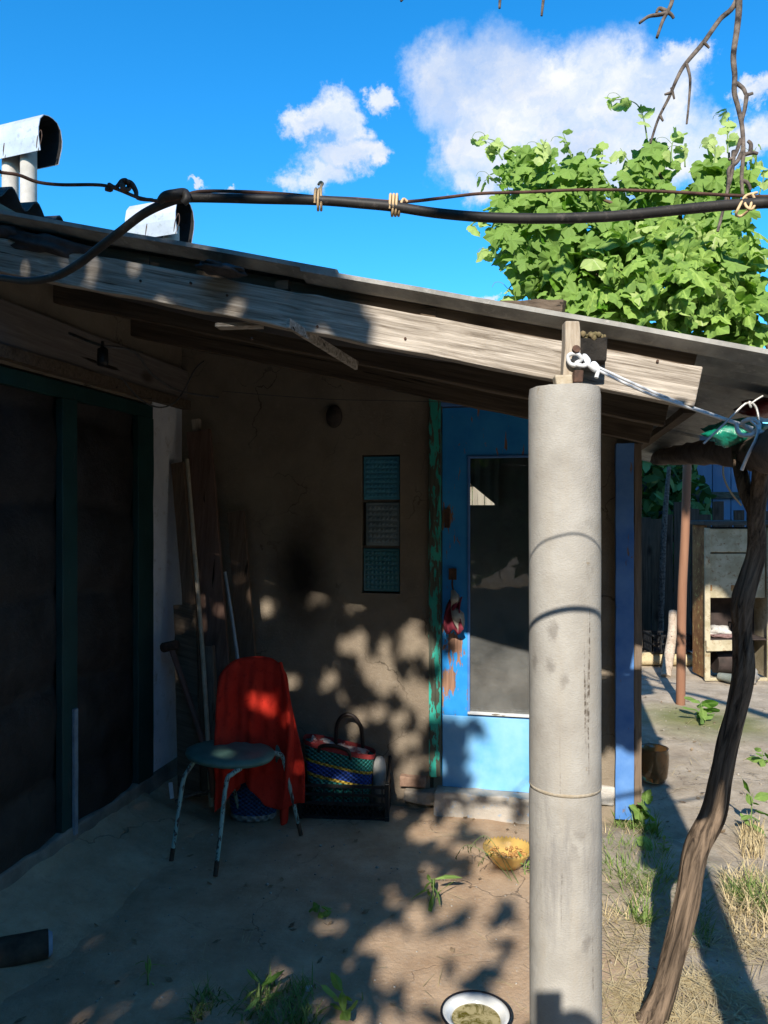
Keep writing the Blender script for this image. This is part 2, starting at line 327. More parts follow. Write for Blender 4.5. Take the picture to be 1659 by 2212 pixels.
# ------------------------------------------------------------------ ground
def gz(x, y):
    h = 0.010*noise.noise(Vector((x*1.3, y*1.3, 0)))+0.006*noise.noise(Vector((x*5, y*5, 3)))+0.003*noise.noise(Vector((x*17, y*17, 9)))
    if x > 0.75: h += min(1, (x-0.75)/0.3)*0.012*noise.noise(Vector((x*3.2, y*3.2, 20)))
    return h
def build_ground():
    xs = [-300,-60,-12,-5]+[-3.2+0.05*i for i in range(int(8.4/0.05)+1)]+[8,14,60,300]
    ys = [-300,-60,-12,-5,-2,0,0.8,1.5]+[2.0+0.05*i for i in range(int(7.2/0.05)+1)]+[11,16,60,300]
    vs = [(x, y, gz(x, y) if -3.3 < x < 5.3 and 1.9 < y < 9.3 else 0.0) for y in ys for x in xs]
    n = len(xs); fs = [(j*n+i, j*n+i+1, (j+1)*n+i+1, (j+1)*n+i) for j in range(len(ys)-1) for i in range(n-1)]
    mb = MB(); mb.add(vs, fs, True)
    m, nt, b = newmat('trodden_earth_and_concrete'); v = coords(nt)
    sep = nt.nodes.new('ShaderNodeSeparateXYZ'); nt.links.new(v, sep.inputs[0])
    wob = noise_node(nt, v, 2.2, 5, 0.6)
    side = rng(nt, mathn(nt, 'ADD', sep.outputs['X'], mathn(nt, 'MULTIPLY', wob, 0.9)), 1.05, 1.4)
    conc = mixc(nt, rng(nt, noise_node(nt, v, 4.5, 8, 0.65), 0.35, 0.68), (0.39,0.265,0.17), (0.55,0.405,0.28))
    conc = mixc(nt, rng(nt, noise_node(nt, v, 70, 4, 0.6), 0.56, 0.72, 0, 0.5), conc, (0.48,0.41,0.33))
    earth = mixc(nt, rng(nt, noise_node(nt, v, 6, 8, 0.7), 0.35, 0.65), (0.34,0.28,0.21), (0.52,0.445,0.35))
    earth = mixc(nt, rng(nt, noise_node(nt, v, 45, 5, 0.7), 0.58, 0.7, 0, 0.6), earth, (0.16,0.13,0.10))
    col = mixc(nt, side, conc, earth)
    gp = nt.nodes.new('ShaderNodeVectorMath'); gp.operation = 'DISTANCE'; gp.inputs[1].default_value = (2.5,5.9,0); nt.links.new(v, gp.inputs[0])
    col = mixc(nt, rng(nt, mathn(nt, 'ADD', gp.outputs['Value'], mathn(nt, 'MULTIPLY', wob, 0.6)), 0.95, 0.55, 0, 0.75), col, (0.14,0.17,0.035))
    dp = noise_node(nt, v, 1.4, 6, 0.6); col = mixc(nt, rng(nt, dp, 0.52, 0.7, 0, 0.40), col, (0.19,0.145,0.11))
    col = mixc(nt, rng(nt, noise_node(nt, v, 13, 8, 0.75), 0.54, 0.68, 0, 0.45), col, (0.24,0.185,0.14)); col = mixc(nt, rng(nt, noise_node(nt, v, 120, 3, 0.6), 0.66, 0.74, 0, 0.6), col, (0.13,0.105,0.085))
    vo = nt.nodes.new('ShaderNodeTexVoronoi'); vo.feature = 'DISTANCE_TO_EDGE'; vo.inputs['Scale'].default_value = 1.15
    dist = nt.nodes.new('ShaderNodeVectorMath'); dist.operation = 'ADD'
    nn = nt.nodes.new('ShaderNodeTexNoise'); nn.inputs['Scale'].default_value = 5; nn.inputs['Detail'].default_value = 6; nt.links.new(v, nn.inputs['Vector'])
    ns = nt.nodes.new('ShaderNodeVectorMath'); ns.operation = 'SCALE'; ns.inputs['Scale'].default_value = 0.35; nt.links.new(nn.outputs['Color'], ns.inputs[0])
    nt.links.new(v, dist.inputs[0]); nt.links.new(ns.outputs[0], dist.inputs[1]); nt.links.new(dist.outputs[0], vo.inputs['Vector'])
    ck = mathn(nt, 'MULTIPLY', rng(nt, vo.outputs['Distance'], 0.001, 0.006, 1, 0), rng(nt, noise_node(nt, v, 1.7, 4, 0.6), 0.45, 0.6)); col = mixc(nt, mathn(nt, 'MULTIPLY', ck, 0.55), col, (0.07,0.055,0.045))
    nt.links.new(col, b.inputs['Base Color']); b.inputs['Roughness'].default_value = 0.95; b.inputs['Specular IOR Level'].default_value = 0.15
    h = mathn(nt, 'ADD', noise_node(nt, v, 55, 8, 0.75), mathn(nt, 'MULTIPLY', ck, -0.8)); bump(nt, b, h, 0.55, 0.012)
    M['ground'] = m; tag(obj('ground', mb, m), kind='structure')
build_ground()

# ------------------------------------------------------------------ shed: back wall, door, roof
shed = thing('shed', 'low brown plastered shed with a blue glazed door under a sloping lean-to roof', 'shed', B(1.2, 0.5, 0))
aD0, _ = RB(955, 1500); aJ0, _ = RB(928, 1500); aG0, zG1 = RB(781, 983); aG1, zG0 = RB(864, 1283); aP0, _ = RB(1328, 1500); aP1, _ = RB(1385, 1500)
_, zDtop = RB(1000, 880); _, zDbot = RB(1000, 1704); aDR = aD0+0.765; aJR = aDR+0.05
def plaster_mat():
    m, nt, b = newmat('brown_lime_plaster'); v = coords(nt)
    col = mixc(nt, rng(nt, noise_node(nt, v, 3.5, 8, 0.62), 0.34, 0.68), (0.20,0.16,0.12), (0.29,0.24,0.18))
    col = mixc(nt, rng(nt, noise_node(nt, v, 38, 6, 0.7), 0.57, 0.7, 0, 0.6), col, (0.31,0.265,0.21))
    a, z = RB(650, 1240); c = B(a, 0, z)
    d = nt.nodes.new('ShaderNodeVectorMath'); d.operation = 'SUBTRACT'; d.inputs[1].default_value = c; nt.links.new(v, d.inputs[0])
    s = nt.nodes.new('ShaderNodeVectorMath'); s.operation = 'MULTIPLY'; s.inputs[1].default_value = (1.0, 1.0, 0.55); nt.links.new(d.outputs[0], s.inputs[0])
    le = nt.nodes.new('ShaderNodeVectorMath'); le.operation = 'LENGTH'; nt.links.new(s.outputs[0], le.inputs[0])
    q = mathn(nt, 'ADD', le.outputs['Value'], mathn(nt, 'MULTIPLY', noise_node(nt, v, 9, 6, 0.6), 0.09))
    col = mixc(nt, rng(nt, q, 0.27, 0.09, 0, 0.93), col, (0.016,0.014,0.013))     # soot from a stove pipe
    wv = nt.nodes.new('ShaderNodeTexNoise'); wv.inputs['Scale'].default_value = 4; wv.inputs['Detail'].default_value = 7; nt.links.new(v, wv.inputs['Vector'])
    ws = nt.nodes.new('ShaderNodeVectorMath'); ws.operation = 'SCALE'; ws.inputs['Scale'].default_value = 0.5; nt.links.new(wv.outputs['Color'], ws.inputs[0])
    wa = nt.nodes.new('ShaderNodeVectorMath'); wa.operation = 'ADD'; nt.links.new(v, wa.inputs[0]); nt.links.new(ws.outputs[0], wa.inputs[1])
    vc = nt.nodes.new('ShaderNodeTexVoronoi'); vc.feature = 'DISTANCE_TO_EDGE'; vc.inputs['Scale'].default_value = 1.6; nt.links.new(wa.outputs[0], vc.inputs['Vector'])
    ck = mathn(nt, 'MULTIPLY', rng(nt, vc.outputs['Distance'], 0.002, 0.008, 1, 0), rng(nt, noise_node(nt, v, 2.3, 3, 0.5), 0.46, 0.6)); col = mixc(nt, mathn(nt, 'MULTIPLY', ck, 0.7), col, (0.05,0.04,0.03))
    nt.links.new(col, b.inputs['Base Color']); b.inputs['Roughness'].default_value = 0.95; b.inputs['Specular IOR Level'].default_value = 0.12
    h = mathn(nt, 'ADD', noise_node(nt, v, 75, 8, 0.75), mathn(nt, 'MULTIPLY', noise_node(nt, v, 7, 4, 0.5), 1.5)); bump(nt, b, h, 0.6, 0.012); return m
M['plaster'] = plaster_mat()
def wall_holes(mb, a0, a1, z0, b0, b1, holes, top):
    As = sorted({a0, a1}|{h[0] for h in holes}|{h[1] for h in holes}); Zs = sorted({z0, 9}|{h[2] for h in holes}|{h[3] for h in holes})
    for i in range(len(As)-1):
        for j in range(len(Zs)-1):
            am = (As[i]+As[i+1])/2; zl, zh = Zs[j], Zs[j+1]; zm = (zl+min(zh, top(am)))/2
            if any(h[0] < am < h[1] and h[2] < zm < h[3] for h in holes): continue
            tl, tr = (top(As[i]), top(As[i+1])) if zh == 9 else (zh, zh)
            mb.hexa([B(As[i],b0,zl),B(As[i+1],b0,zl),B(As[i+1],b1,zl),B(As[i],b1,zl),B(As[i],b0,tl),B(As[i+1],b0,tr),B(As[i+1],b1,tr),B(As[i],b1,tl)])
mb = MB()
wall_holes(mb, 0.0, aP1-0.004, -0.02, 0.0, 0.14, [(aJ0, aJR, -0.03, zDtop+0.06), (aG0, aG1, zG0, zG1)], lambda a: T(a)+0.02)
mb.bbox(aP1-0.14, aP1-0.004, 0.14, 2.2, 0, 2.0)
wall = obj('wall', mb, M['plaster'], shed)
# rear wall with a small window, sunlit fence seen through it
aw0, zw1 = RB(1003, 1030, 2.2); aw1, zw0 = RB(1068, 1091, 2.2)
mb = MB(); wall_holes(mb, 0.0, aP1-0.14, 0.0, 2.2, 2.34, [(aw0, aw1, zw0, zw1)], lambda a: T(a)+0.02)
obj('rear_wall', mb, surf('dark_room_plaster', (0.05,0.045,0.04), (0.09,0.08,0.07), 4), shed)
cl = MB()
for i in range(13):
    t0 = i/12
    a, z = RB(998+80*t0, 1030+66*t0, 2.17)
    a2, z2 = RB(998+80*t0, 960, 2.17)
    cl.v += [B(a, 2.17+0.012*math.sin(i*1.9), z), B(a2, 2.17+0.012*math.sin(i*1.9), z2)]
cl.f = [(2*i, 2*i+2, 2*i+3, 2*i+1) for i in range(12)]; cl.sm = [True]*12
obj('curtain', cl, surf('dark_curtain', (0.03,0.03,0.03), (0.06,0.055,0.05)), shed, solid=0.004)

# threshold and exposed plinth under the wall
mb = MB(); th = surf('blue_stained_threshold', (0.34,0.31,0.27), (0.46,0.42,0.37), 7, 0.9, 50, 0.6, 0.008, c3=(0.22,0.33,0.48))
mb.plank(B(aD0-0.03,-0.03,0.06), B(aDR+0.04,-0.03,0.055), 0.12, 0.14, EB, 12, 0.012)
obj('threshold', mb, th, shed, bevel=0.008)
brm = surf('adobe_brick', (0.20,0.12,0.085), (0.32,0.21,0.15), 20, 0.95, 60, 0.8, 0.008)
mb = MB(); mb.plank(B(aJ0-0.16,0.0,0.155), B(aJ0-0.015,0.0,0.15), 0.075, 0.055, EB, 5, 0.012, 3); obj('brick', mb, brm, shed, bevel=0.006)
mb = MB(); mb.plank(B(aJ0-0.13,-0.01,0.075), B(aJ0+0.05,-0.01,0.07), 0.085, 0.07, EB, 5, 0.018, 9); obj('brick', mb, surf('lime_rubble', (0.30,0.25,0.2), (0.42,0.37,0.31), 16, 0.95, 50, 0.8, 0.01), shed, bevel=0.01)
mb = MB(); mb.plank(B(aP0-0.12,0.0,0.16), B(aP0-0.005,0.0,0.15), 0.05, 0.09, EB, 5, 0.014, 5); obj('brick', mb, surf('white_rubble', (0.45,0.42,0.38), (0.58,0.55,0.5), 16, 0.95, 50, 0.8, 0.01), shed, bevel=0.01)

# glass blocks: frame, body with raised studs
gm = [surf('blue_green_block_glass', (0.05,0.22,0.34), (0.08,0.30,0.42), 8, 0.12, 20, 0.05, 0.002, spec=0.7),
      surf('clear_block_glass', (0.15,0.21,0.24), (0.24,0.29,0.31), 8, 0.12, 20, 0.05, 0.002, spec=0.7),
      surf('dark_teal_block_glass', (0.03,0.15,0.19), (0.05,0.20,0.24), 8, 0.15, 20, 0.05, 0.002, spec=0.7)]
gh = (zG1-zG0)/3
mort = surf('block_mortar', (0.10,0.085,0.07), (0.17,0.14,0.11), 9)
for i, lab in enumerate(('top blue-green glass block', 'clear glass block in the middle', 'teal glass block at the bottom')):
    z1 = zG1-gh*i-0.008; z0 = z1-gh+0.016; w0 = aG0+0.006+(0.014 if i == 1 else 0); w1 = aG1-0.006; mb = MB()
    mb.bbox(w0, w1, 0.020, 0.09, z0, z1); nst = 8 if i != 1 else 7
    for p in range(nst):
        for q in range(nst):
            ca = w0+0.012+(w1-w0-0.024)*(p+0.5)/nst; cz = z0+0.012+(z1-z0-0.024)*(q+0.5)/nst; r = (w1-w0)/nst*0.46
            mb.add([B(ca-r,0.019,cz-r),B(ca+r,0.019,cz-r),B(ca+r,0.019,cz+r),B(ca-r,0.019,cz+r),B(ca,0.013,cz)], [(0,1,4),(1,2,4),(2,3,4),(3,0,4)])
    g = obj('glass_block', mb, gm[i], shed, bevel=0.004, label=lab)
mb = MB(); mb.bbox(aG0, aG1, 0.09, 0.13, zG0, zG1)
for i in (1, 2): mb.bbox(aG0, aG1, 0.03, 0.09, zG1-gh*i-0.008, zG1-gh*i+0.008)
obj('mortar_joint', mb, mort, shed)

# door frame, leaf, pane
mb = MB(); mb.plank(B((aJ0+aD0-0.004)/2, -0.005, 0.185), B((aJ0+aD0-0.004)/2, -0.005, zDtop+0.06), aD0-0.004-aJ0, 0.05, EA, 24, 0.004, 2)
obj('door_jamb', mb, M['jade'], shed, bevel=0.003, label='door jamb with peeling jade green paint')
mb = MB(); mb.bbox(aDR, aJR, -0.02, 0.06, 0.12, zDtop+0.06); obj('door_jamb', mb, M['jade'], shed, bevel=0.003)
mb = MB(); mb.bbox(aD0-0.004, aDR, -0.02, 0.06, zDtop+0.008, zDtop+0.06); obj('door_head', mb, M['bluepost'], shed, bevel=0.003)
aPn, zPt = RB(1010, 985); _, zPb = RB(1050, 1545); stile = aPn-aD0; aPr = aDR-stile
mb = MB()
mb.bbox(aD0, aPn, 0.006, 0.046, zDbot, zDtop); mb.bbox(aPr, aDR, 0.006, 0.046, zDbot, zDtop)
mb.bbox(aPn, aPr, 0.007, 0.045, zPt, zDtop); door = obj('door', mb, M['blue'], shed, bevel=0.002)
mb = MB(); mb.bbox(aPn-stile*0.98, aPr+stile*0.98, 0.003, 0.045, zDbot+0.004, zPb-0.012); obj('panel', mb, M['bluepanel'], door, bevel=0.002)
mb = MB(); mb.bbox(aPn, aPr, -0.004, 0.016, zPb, zPb+0.014); mb.bbox(aPn, aPr, 0.016, 0.03, zPb, zPb+0.006)
obj('glazing_bead', mb, M['bead'], door, bevel=0.002)
mb = MB(); mb.bbox(aPn, aPn+0.012, -0.002, 0.02, zPb+0.014, zPt); mb.bbox(aPr-0.012, aPr, -0.002, 0.02, zPb+0.014, zPt); mb.bbox(aPn+0.012, aPr-0.012, -0.002, 0.02, zPt-0.012, zPt)
obj('glazing_bead', mb, M['bluepost'], door, bevel=0.002)
def pane_mat():
    m = bpy.data.materials.new('dusty_window_glass'); m.use_nodes = True; nt = m.node_tree; nt.nodes.clear(); N = nt.nodes.new; L = nt.links.new
    out = N('ShaderNodeOutputMaterial'); tr = N('ShaderNodeBsdfTransparent'); tr.inputs[0].default_value = (0.85,0.88,0.88,1)
    gl = N('ShaderNodeBsdfGlossy'); gl.inputs['Roughness'].default_value = 0.02; di = N('ShaderNodeBsdfDiffuse'); di.inputs[0].default_value = (0.42,0.41,0.39,1)
    fr = N('ShaderNodeFresnel'); fr.inputs[0].default_value = 1.5; m1 = N('ShaderNodeMixShader'); L(fr.outputs[0], m1.inputs[0]); L(tr.outputs[0], m1.inputs[1]); L(gl.outputs[0], m1.inputs[2])
    v = coords(nt); n = noise_node(nt, v, 5, 7, 0.65); f = rng(nt, n, 0.3, 0.75, 0.05, 0.22)
    sp = rng(nt, noise_node(nt, v, 85, 3, 0.6), 0.70, 0.76, 0, 0.5); f = mathn(nt, 'ADD', f, sp)
    sepz = N('ShaderNodeSeparateXYZ'); L(v, sepz.inputs[0]); f = mathn(nt, 'ADD', f, rng(nt, sepz.outputs['Z'], 0.95, 0.5, 0, 0.06)); f = mathn(nt, 'MULTIPLY', f, rng(nt, sepz.outputs['Z'], 1.75, 1.25, 0.25, 1.0))
    m2 = N('ShaderNodeMixShader'); L(f, m2.inputs[0]); L(m1.outputs[0], m2.inputs[1]); L(di.outputs[0], m2.inputs[2]); L(m2.outputs[0], out.inputs['Surface']); return m
mb = MB(); mb.bbox(aPn-0.002, aPr+0.002, 0.022, 0.026, zPb, zPt+0.002); obj('pane', mb, pane_mat(), door)
# hasp
a, z = RB(978, 1240); mb = MB(); mb.bbox(a-0.02, a+0.02, -0.012, 0.006, z-0.03, z+0.03); mb.tube([B(a,-0.008,z-0.02),B(a,-0.02,z-0.06),B(a+0.01,-0.012,z-0.10)], 0.005, 6)
obj('hasp', mb, M['iron'], door)
a, z = RB(966, 1120); mb = MB(); mb.bbox(a-0.014, a+0.014, -0.01, 0.006, z-0.05, z+0.05); obj('hinge_plate', mb, M['iron'], door)
# corner post
mb = MB(); mb.plank(B((aP0+aP1)/2-0.02,-0.03,0.05), B((aP0+aP1)/2-0.02,-0.03,T(aP1)-0.06), aP1-aP0-0.04, 0.05, EA, 30, 0.003, 4)
obj('corner_post', mb, M['bluepost'], shed, bevel=0.003)
mb = MB(); mb.plank(B(aP1-0.021,-0.022,0.06), B(aP1-0.021,-0.022,T(aP1)-0.06), 0.036, 0.062, EA, 30, 0.004, 6)
obj('edge_board', mb, wood('raw_edge_wood', (0.12,0.085,0.06), (0.25,0.19,0.14), (0,0,1), 60, 20), shed, bevel=0.002)

# --- roof: sheets, rafters, purlins
def sheet(mb, a0, a1, b0, b1, zf, pitch=0.13, amp=0.010, th=0.007, nb=None, na=8):
    nb = nb or int((b1-b0)/pitch*8); vt = []
    for j in range(nb+1):
        b = b0+(b1-b0)*j/nb; w = amp*math.cos(2*math.pi*(b-b0)/pitch)
        for i in range(na+1):
            a = a0+(a1-a0)*i/na; vt.append((a, b, zf(a)+w+0.004*noise.noise(Vector((a*2.5,b*0.5,5)))))
    top = [B(a,b,z+th) for a, b, z in vt]; bot = [B(a,b,z) for a, b, z in vt]; n = na+1; k = len(top); fs = []
    for j in range(nb):
        for i in range(na):
            q = (j*n+i, j*n+i+1, (j+1)*n+i+1, (j+1)*n+i); fs.append(q); fs.append(tuple(k+x for x in reversed(q)))
    for i in range(na):
        fs.append((k+i, k+i+1, i+1, i)); e = nb*n; fs.append((e+i, e+i+1, k+e+i+1, k+e+i))
    for j in range(nb):
        fs.append((j*n, (j+1)*n, k+(j+1)*n, k+j*n)); e = na; fs.append((k+j*n+e, k+(j+1)*n+e, (j+1)*n+e, j*n+e))
    mb.add(top+bot, fs, False)
AV = 2.86
bs = [-1.815, -0.78, 0.25, 1.28, 2.36]
for i in range(4):
    for (a0, a1, lift) in ((1.33, AV, 0.0), (-0.06, 1.45, 0.011)):
        mb = MB(); sheet(mb, a0, a1, bs[i], bs[i+1]+0.07, lambda a, l=lift: T(a)+0.050+l+0.030*(i % 2), th=0.014)
        obj('roof_sheet', mb, M['slate'], shed)
def beam(name, b0, b1, a0, a1, top, h, m, seed=0, jit=0.004, segs=24):
    mb = MB(); bm_ = (b0+b1)/2
    mb.plank(B(a0,bm_,top(a0)-h/2), B(a1,bm_,top(a1)-h/2), h*0.973, b1-b0, Vector((0,0,1)), segs, jit, seed)
    return obj(name, mb, m, shed, bevel=0.004)
beam('rafter', -1.77, -1.715, -0.05, 2.503, T, 0.118, M['beam'], 1, 0.006, 40)['label'] = 'weathered grey front rafter in the sun'
mb = MB(); mb.plank(B(-0.05,-1.727,T(-0.05)+0.021), B(2.5,-1.727,T(2.5)+0.021), 0.038, 0.016, EZ, 20, 0.001, 61); obj('sun_block_strip', mb, M['oldwood'], shed)  # hidden strip added to stop sun leaking over the rafter
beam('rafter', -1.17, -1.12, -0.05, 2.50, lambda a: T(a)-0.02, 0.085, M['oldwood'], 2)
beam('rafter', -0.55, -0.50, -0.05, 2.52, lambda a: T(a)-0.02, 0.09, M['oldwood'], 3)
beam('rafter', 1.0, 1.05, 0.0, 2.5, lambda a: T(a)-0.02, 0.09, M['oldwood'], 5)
raf = bpy.data.objects['rafter']
for u, v in ((1002,1350),(760,1128),(905,1178),(1265,1302),(1615,1350),(2380,1455),(2620,1440),(560,1120)):
    a, z = RB(u/1.8445, v/1.8445, -1.772); mb = MB(); mb.tube([B(a,-1.765,z), B(a,-1.7745,z+0.001)], [0.0036,0.0042], 8, 0); obj('nail_head', mb, M['iron'], raf)
# thin boards nailed below the sheets
for i, b in enumerate((-1.55, -1.4, -0.98, -0.85, -0.3, -0.15)):
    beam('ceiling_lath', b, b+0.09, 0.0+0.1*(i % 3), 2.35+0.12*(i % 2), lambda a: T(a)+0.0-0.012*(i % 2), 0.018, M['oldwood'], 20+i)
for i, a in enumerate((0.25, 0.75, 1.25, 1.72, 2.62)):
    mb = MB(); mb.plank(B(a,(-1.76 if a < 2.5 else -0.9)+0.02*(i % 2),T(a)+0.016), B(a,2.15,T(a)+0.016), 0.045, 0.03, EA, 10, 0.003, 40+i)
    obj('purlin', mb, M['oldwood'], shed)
mb = MB(); mb.plank(B(2.20,-1.858,T(2.2)-0.028), B(2.20,-1.772,T(2.2)-0.022), 0.094, 0.066, EA, 3, 0.004, 50)
pur = obj('purlin_end', mb, surf('charred_wood', (0.01,0.009,0.008), (0.035,0.03,0.025), 20, 0.9, 60, 0.8, 0.006), shed, bevel=0.003)
mb = MB(); rr = random.Random(3)
for i in range(46):
    c = B(2.20+rr.uniform(-0.044,0.044), rr.uniform(-1.862,-1.79), T(2.2)+0.008+rr.uniform(-0.004,0.010)); r = rr.uniform(0.004,0.010)
    mb.lathe(c, [(0.001,-r),(r,-r*0.3),(r*0.8,r*0.6),(0.001,r)], 6)
obj('moss', mb, surf('mossy_crumbs', (0.09,0.08,0.03), (0.24,0.18,0.10), 60, 0.95, 90, 0.5, 0.003), pur, kind='stuff')
# loose lath hanging under the front rafter
mb = MB(); mb.plank(P(622,698,2.36), P(770,790,2.75), 0.03, 0.012, Vector((0,0,1)), 6, 0.002); obj('loose_lath', mb, M['beam'], shed)
mb = MB(); mb.plank(P(470,705,2.56), P(565,703,2.54), 0.012, 0.05, Vector((0,0,1)), 6, 0.002); obj('loose_lath', mb, M['beam'], shed)
# torn roofing felt sagging under the sheets near the top of the slope
mb = MB(); na, nb = 24, 8; vs = []
for j in range(nb+1):
    b = -1.70+0.55*j/nb
    for i in range(na+1):
        a = 0.0+2.1*i/na; sag = 0.055*math.sin(math.pi*min(1, i/na*1.02))*math.sin(math.pi*j/nb)**0.7
        vs.append(B(a, b, T(a)-0.02-sag-0.10*(1-j/nb)*0.25-0.006*noise.noise(Vector((a*6,b*9,0)))))
mb.add(vs, [(j*(na+1)+i, j*(na+1)+i+1, (j+1)*(na+1)+i+1, (j+1)*(na+1)+i) for j in range(nb) for i in range(na)], True)
obj('roofing_felt', mb, surf('grey_roofing_felt', (0.045,0.04,0.04), (0.09,0.08,0.078), 7, 0.8, 40, 0.3, 0.004, direction=DA), shed, solid=0.003)
# round junction box on the wall
a, z = RB(723, 900); mb = MB()
ring = [(0.0,0.0),(0.001,0),(0.052,0),(0.056,0.012),(0.050,0.028),(0.03,0.036),(0.001,0.038)]
vs = []; n = 20
for r, h in ring[1:]:
    for k in range(n): vs.append(B(a+math.cos(2*math.pi*k/n)*r*0.85, -h, z+math.sin(2*math.pi*k/n)*r*1.15))
mb.add(vs, [(i*n+k, i*n+(k+1) % n, (i+1)*n+(k+1) % n, (i+1)*n+k) for i in range(len(ring)-2) for k in range(n)], True)
obj('vent_cap', mb, surf('sooty_tin', (0.03,0.026,0.024), (0.08,0.06,0.05), 20, 0.7), shed)

# ------------------------------------------------------------------ house on the left
house = thing('house', 'dark house side with green framed padded double doors and a whitewashed corner', 'house', B(-1.0, -1.0, 0))
bE = -0.33; bF = -0.486; bM0 = -1.007; bM1 = -1.115; bN = -2.9; zS = 0.16; zL = 2.10
mb = MB(); mb.bbox(-0.2, 0.0, bE, 0.12, 0.2, 2.22); obj('wall', mb, M['whitewash'], house, label='whitewashed wall strip at the corner')
mb = MB(); mb.bbox(-0.2, -0.002, bN, bE-0.002, zL+0.08, 2.80); mb.bbox(-0.2, -0.003, bE, 2.4, 2.22, 2.80); obj('wall', mb, M['plaster'], house)
mb = MB(); mb.plank(B(-0.05,-0.01,0.10), B(-0.05,-3.2,0.07), 0.20, 0.12, EZ, 36, 0.014, 3); obj('plinth', mb, M['plinth'], house, bevel=0.012)
mb = MB(); vs = []; na, nb = 16, 90
for j in range(nb+1):
    b = 0.02-3.4*j/nb
    for i in range(na+1):
        t = i/na; a = -0.02+0.55*t+0.03*noise.noise(Vector((b*2, t, 3))); p = B(a, b, 0)
        z = (0.155+0.02*noise.noise(Vector((b*3, t*3, 8))))*(1-t)**1.7*(0.75 if b > -0.4 else 1)-0.02*t+0.010*noise.noise(Vector((p.x*12, p.y*12, 1)))+0.005*noise.noise(Vector((p.x*30, p.y*30, 1)))
        vs.append(Vector((p.x, p.y, z)))
mb.add(vs, [(j*(na+1)+i, j*(na+1)+i+1, (j+1)*(na+1)+i+1, (j+1)*(na+1)+i) for j in range(nb) for i in range(na)], True)
tag(obj('earth_bank', mb, M['ground']), kind='structure')
for (b0, b1, w, lab) in ((bF, bE, 0.03, None), (bM1, bM0, 0.05, None)):
    mb = MB(); mb.plank(B(-0.012,(b0+b1)/2,zS-0.03), B(-0.012,(b0+b1)/2,zL), b1-b0, 0.036, EB, 26, 0.003, 3+b0); obj('door_post', mb, M['green'], house, bevel=0.004)
mb = MB(); mb.plank(B(0.014,bM0-0.03,zS), B(0.014,bM0-0.03,0.72), 0.026, 0.012, EB, 10, 0.002); obj('cover_strip', mb, surf('pale_aluminium_strip', (0.16,0.19,0.23), (0.26,0.30,0.34), 20), house)
mb = MB(); mb.plank(B(-0.012,bE-0.002,zL+0.035), B(-0.012,bN,zL+0.035), 0.07, 0.034, EZ, 20, 0.004); obj('door_lintel', mb, M['green'], house, bevel=0.004)
def pad(b0, b1, seed):
    mb = MB(); nb, nz = 14, 80; vs = []
    folds = [0.42+0.40*k for k in range(5)]
    for j in range(nz+1):
        z = zS+(zL-zS)*j/nz
        for i in range(nb+1):
            b = b0+(b1-b0)*i/nb; t = i/nb
            zz = z+0.05*(t-0.5)*(1 if seed % 2 else -1)+0.02*noise.noise(Vector((b*3, z*2, seed)))
            d = min(abs(zz-f) for f in folds)
            a = -0.045+0.042*min(1, d/0.12)**0.5*math.sin(math.pi*min(max(t,0.02),0.98))**0.3+0.012*noise.noise(Vector((b*7, z*6, seed)))
            vs.append(B(a, b, z))
    mb.add(vs, [(j*(nb+1)+i, j*(nb+1)+i+1, (j+1)*(nb+1)+i+1, (j+1)*(nb+1)+i) for j in range(nz) for i in range(nb)], True)
    return mb
obj('padded_door', pad(bM0, bF, 1), M['vinyl'], house); obj('padded_door', pad(-2.2, bM1, 2), M['vinyl'], house)
mb = MB(); mb.bbox(-0.10, -0.05, bN, bF+0.2, 0.1, zL+0.09); obj('door_backing', mb, M['vinyl'], house)
# wall plate boards under the roof along the house
mb = MB(); mb.plank(B(0.02,0.0,2.33), B(0.02,-2.6,2.33), 0.17, 0.03, EZ, 16, 0.004, 12); obj('wall_plate', mb, wood('grey_wall_plate', (0.13,0.11,0.10), (0.22,0.19,0.17), EB, 60, 20), house)
mb = MB(); mb.plank(B(0.03,0.0,2.215), B(0.03,-2.6,2.215), 0.05, 0.05, EZ, 16, 0.004, 13); obj('wall_plate', mb, M['oldwood'], house)
# house roof: corrugated sheets sloping away to the left, wave ends at the eave
mb = MB()
def hz(a): return 2.885-0.03*(a+0.05)
sheet(mb, -4.5, -0.05, -1.52, 4.2, hz, 0.155, 0.032, 0.007, int(5.72/0.155*10), 10)
obj('roof', mb, surf('house_slate', (0.05,0.05,0.052), (0.09,0.09,0.092), 9, 0.9, 90, 0.4, 0.003), house)
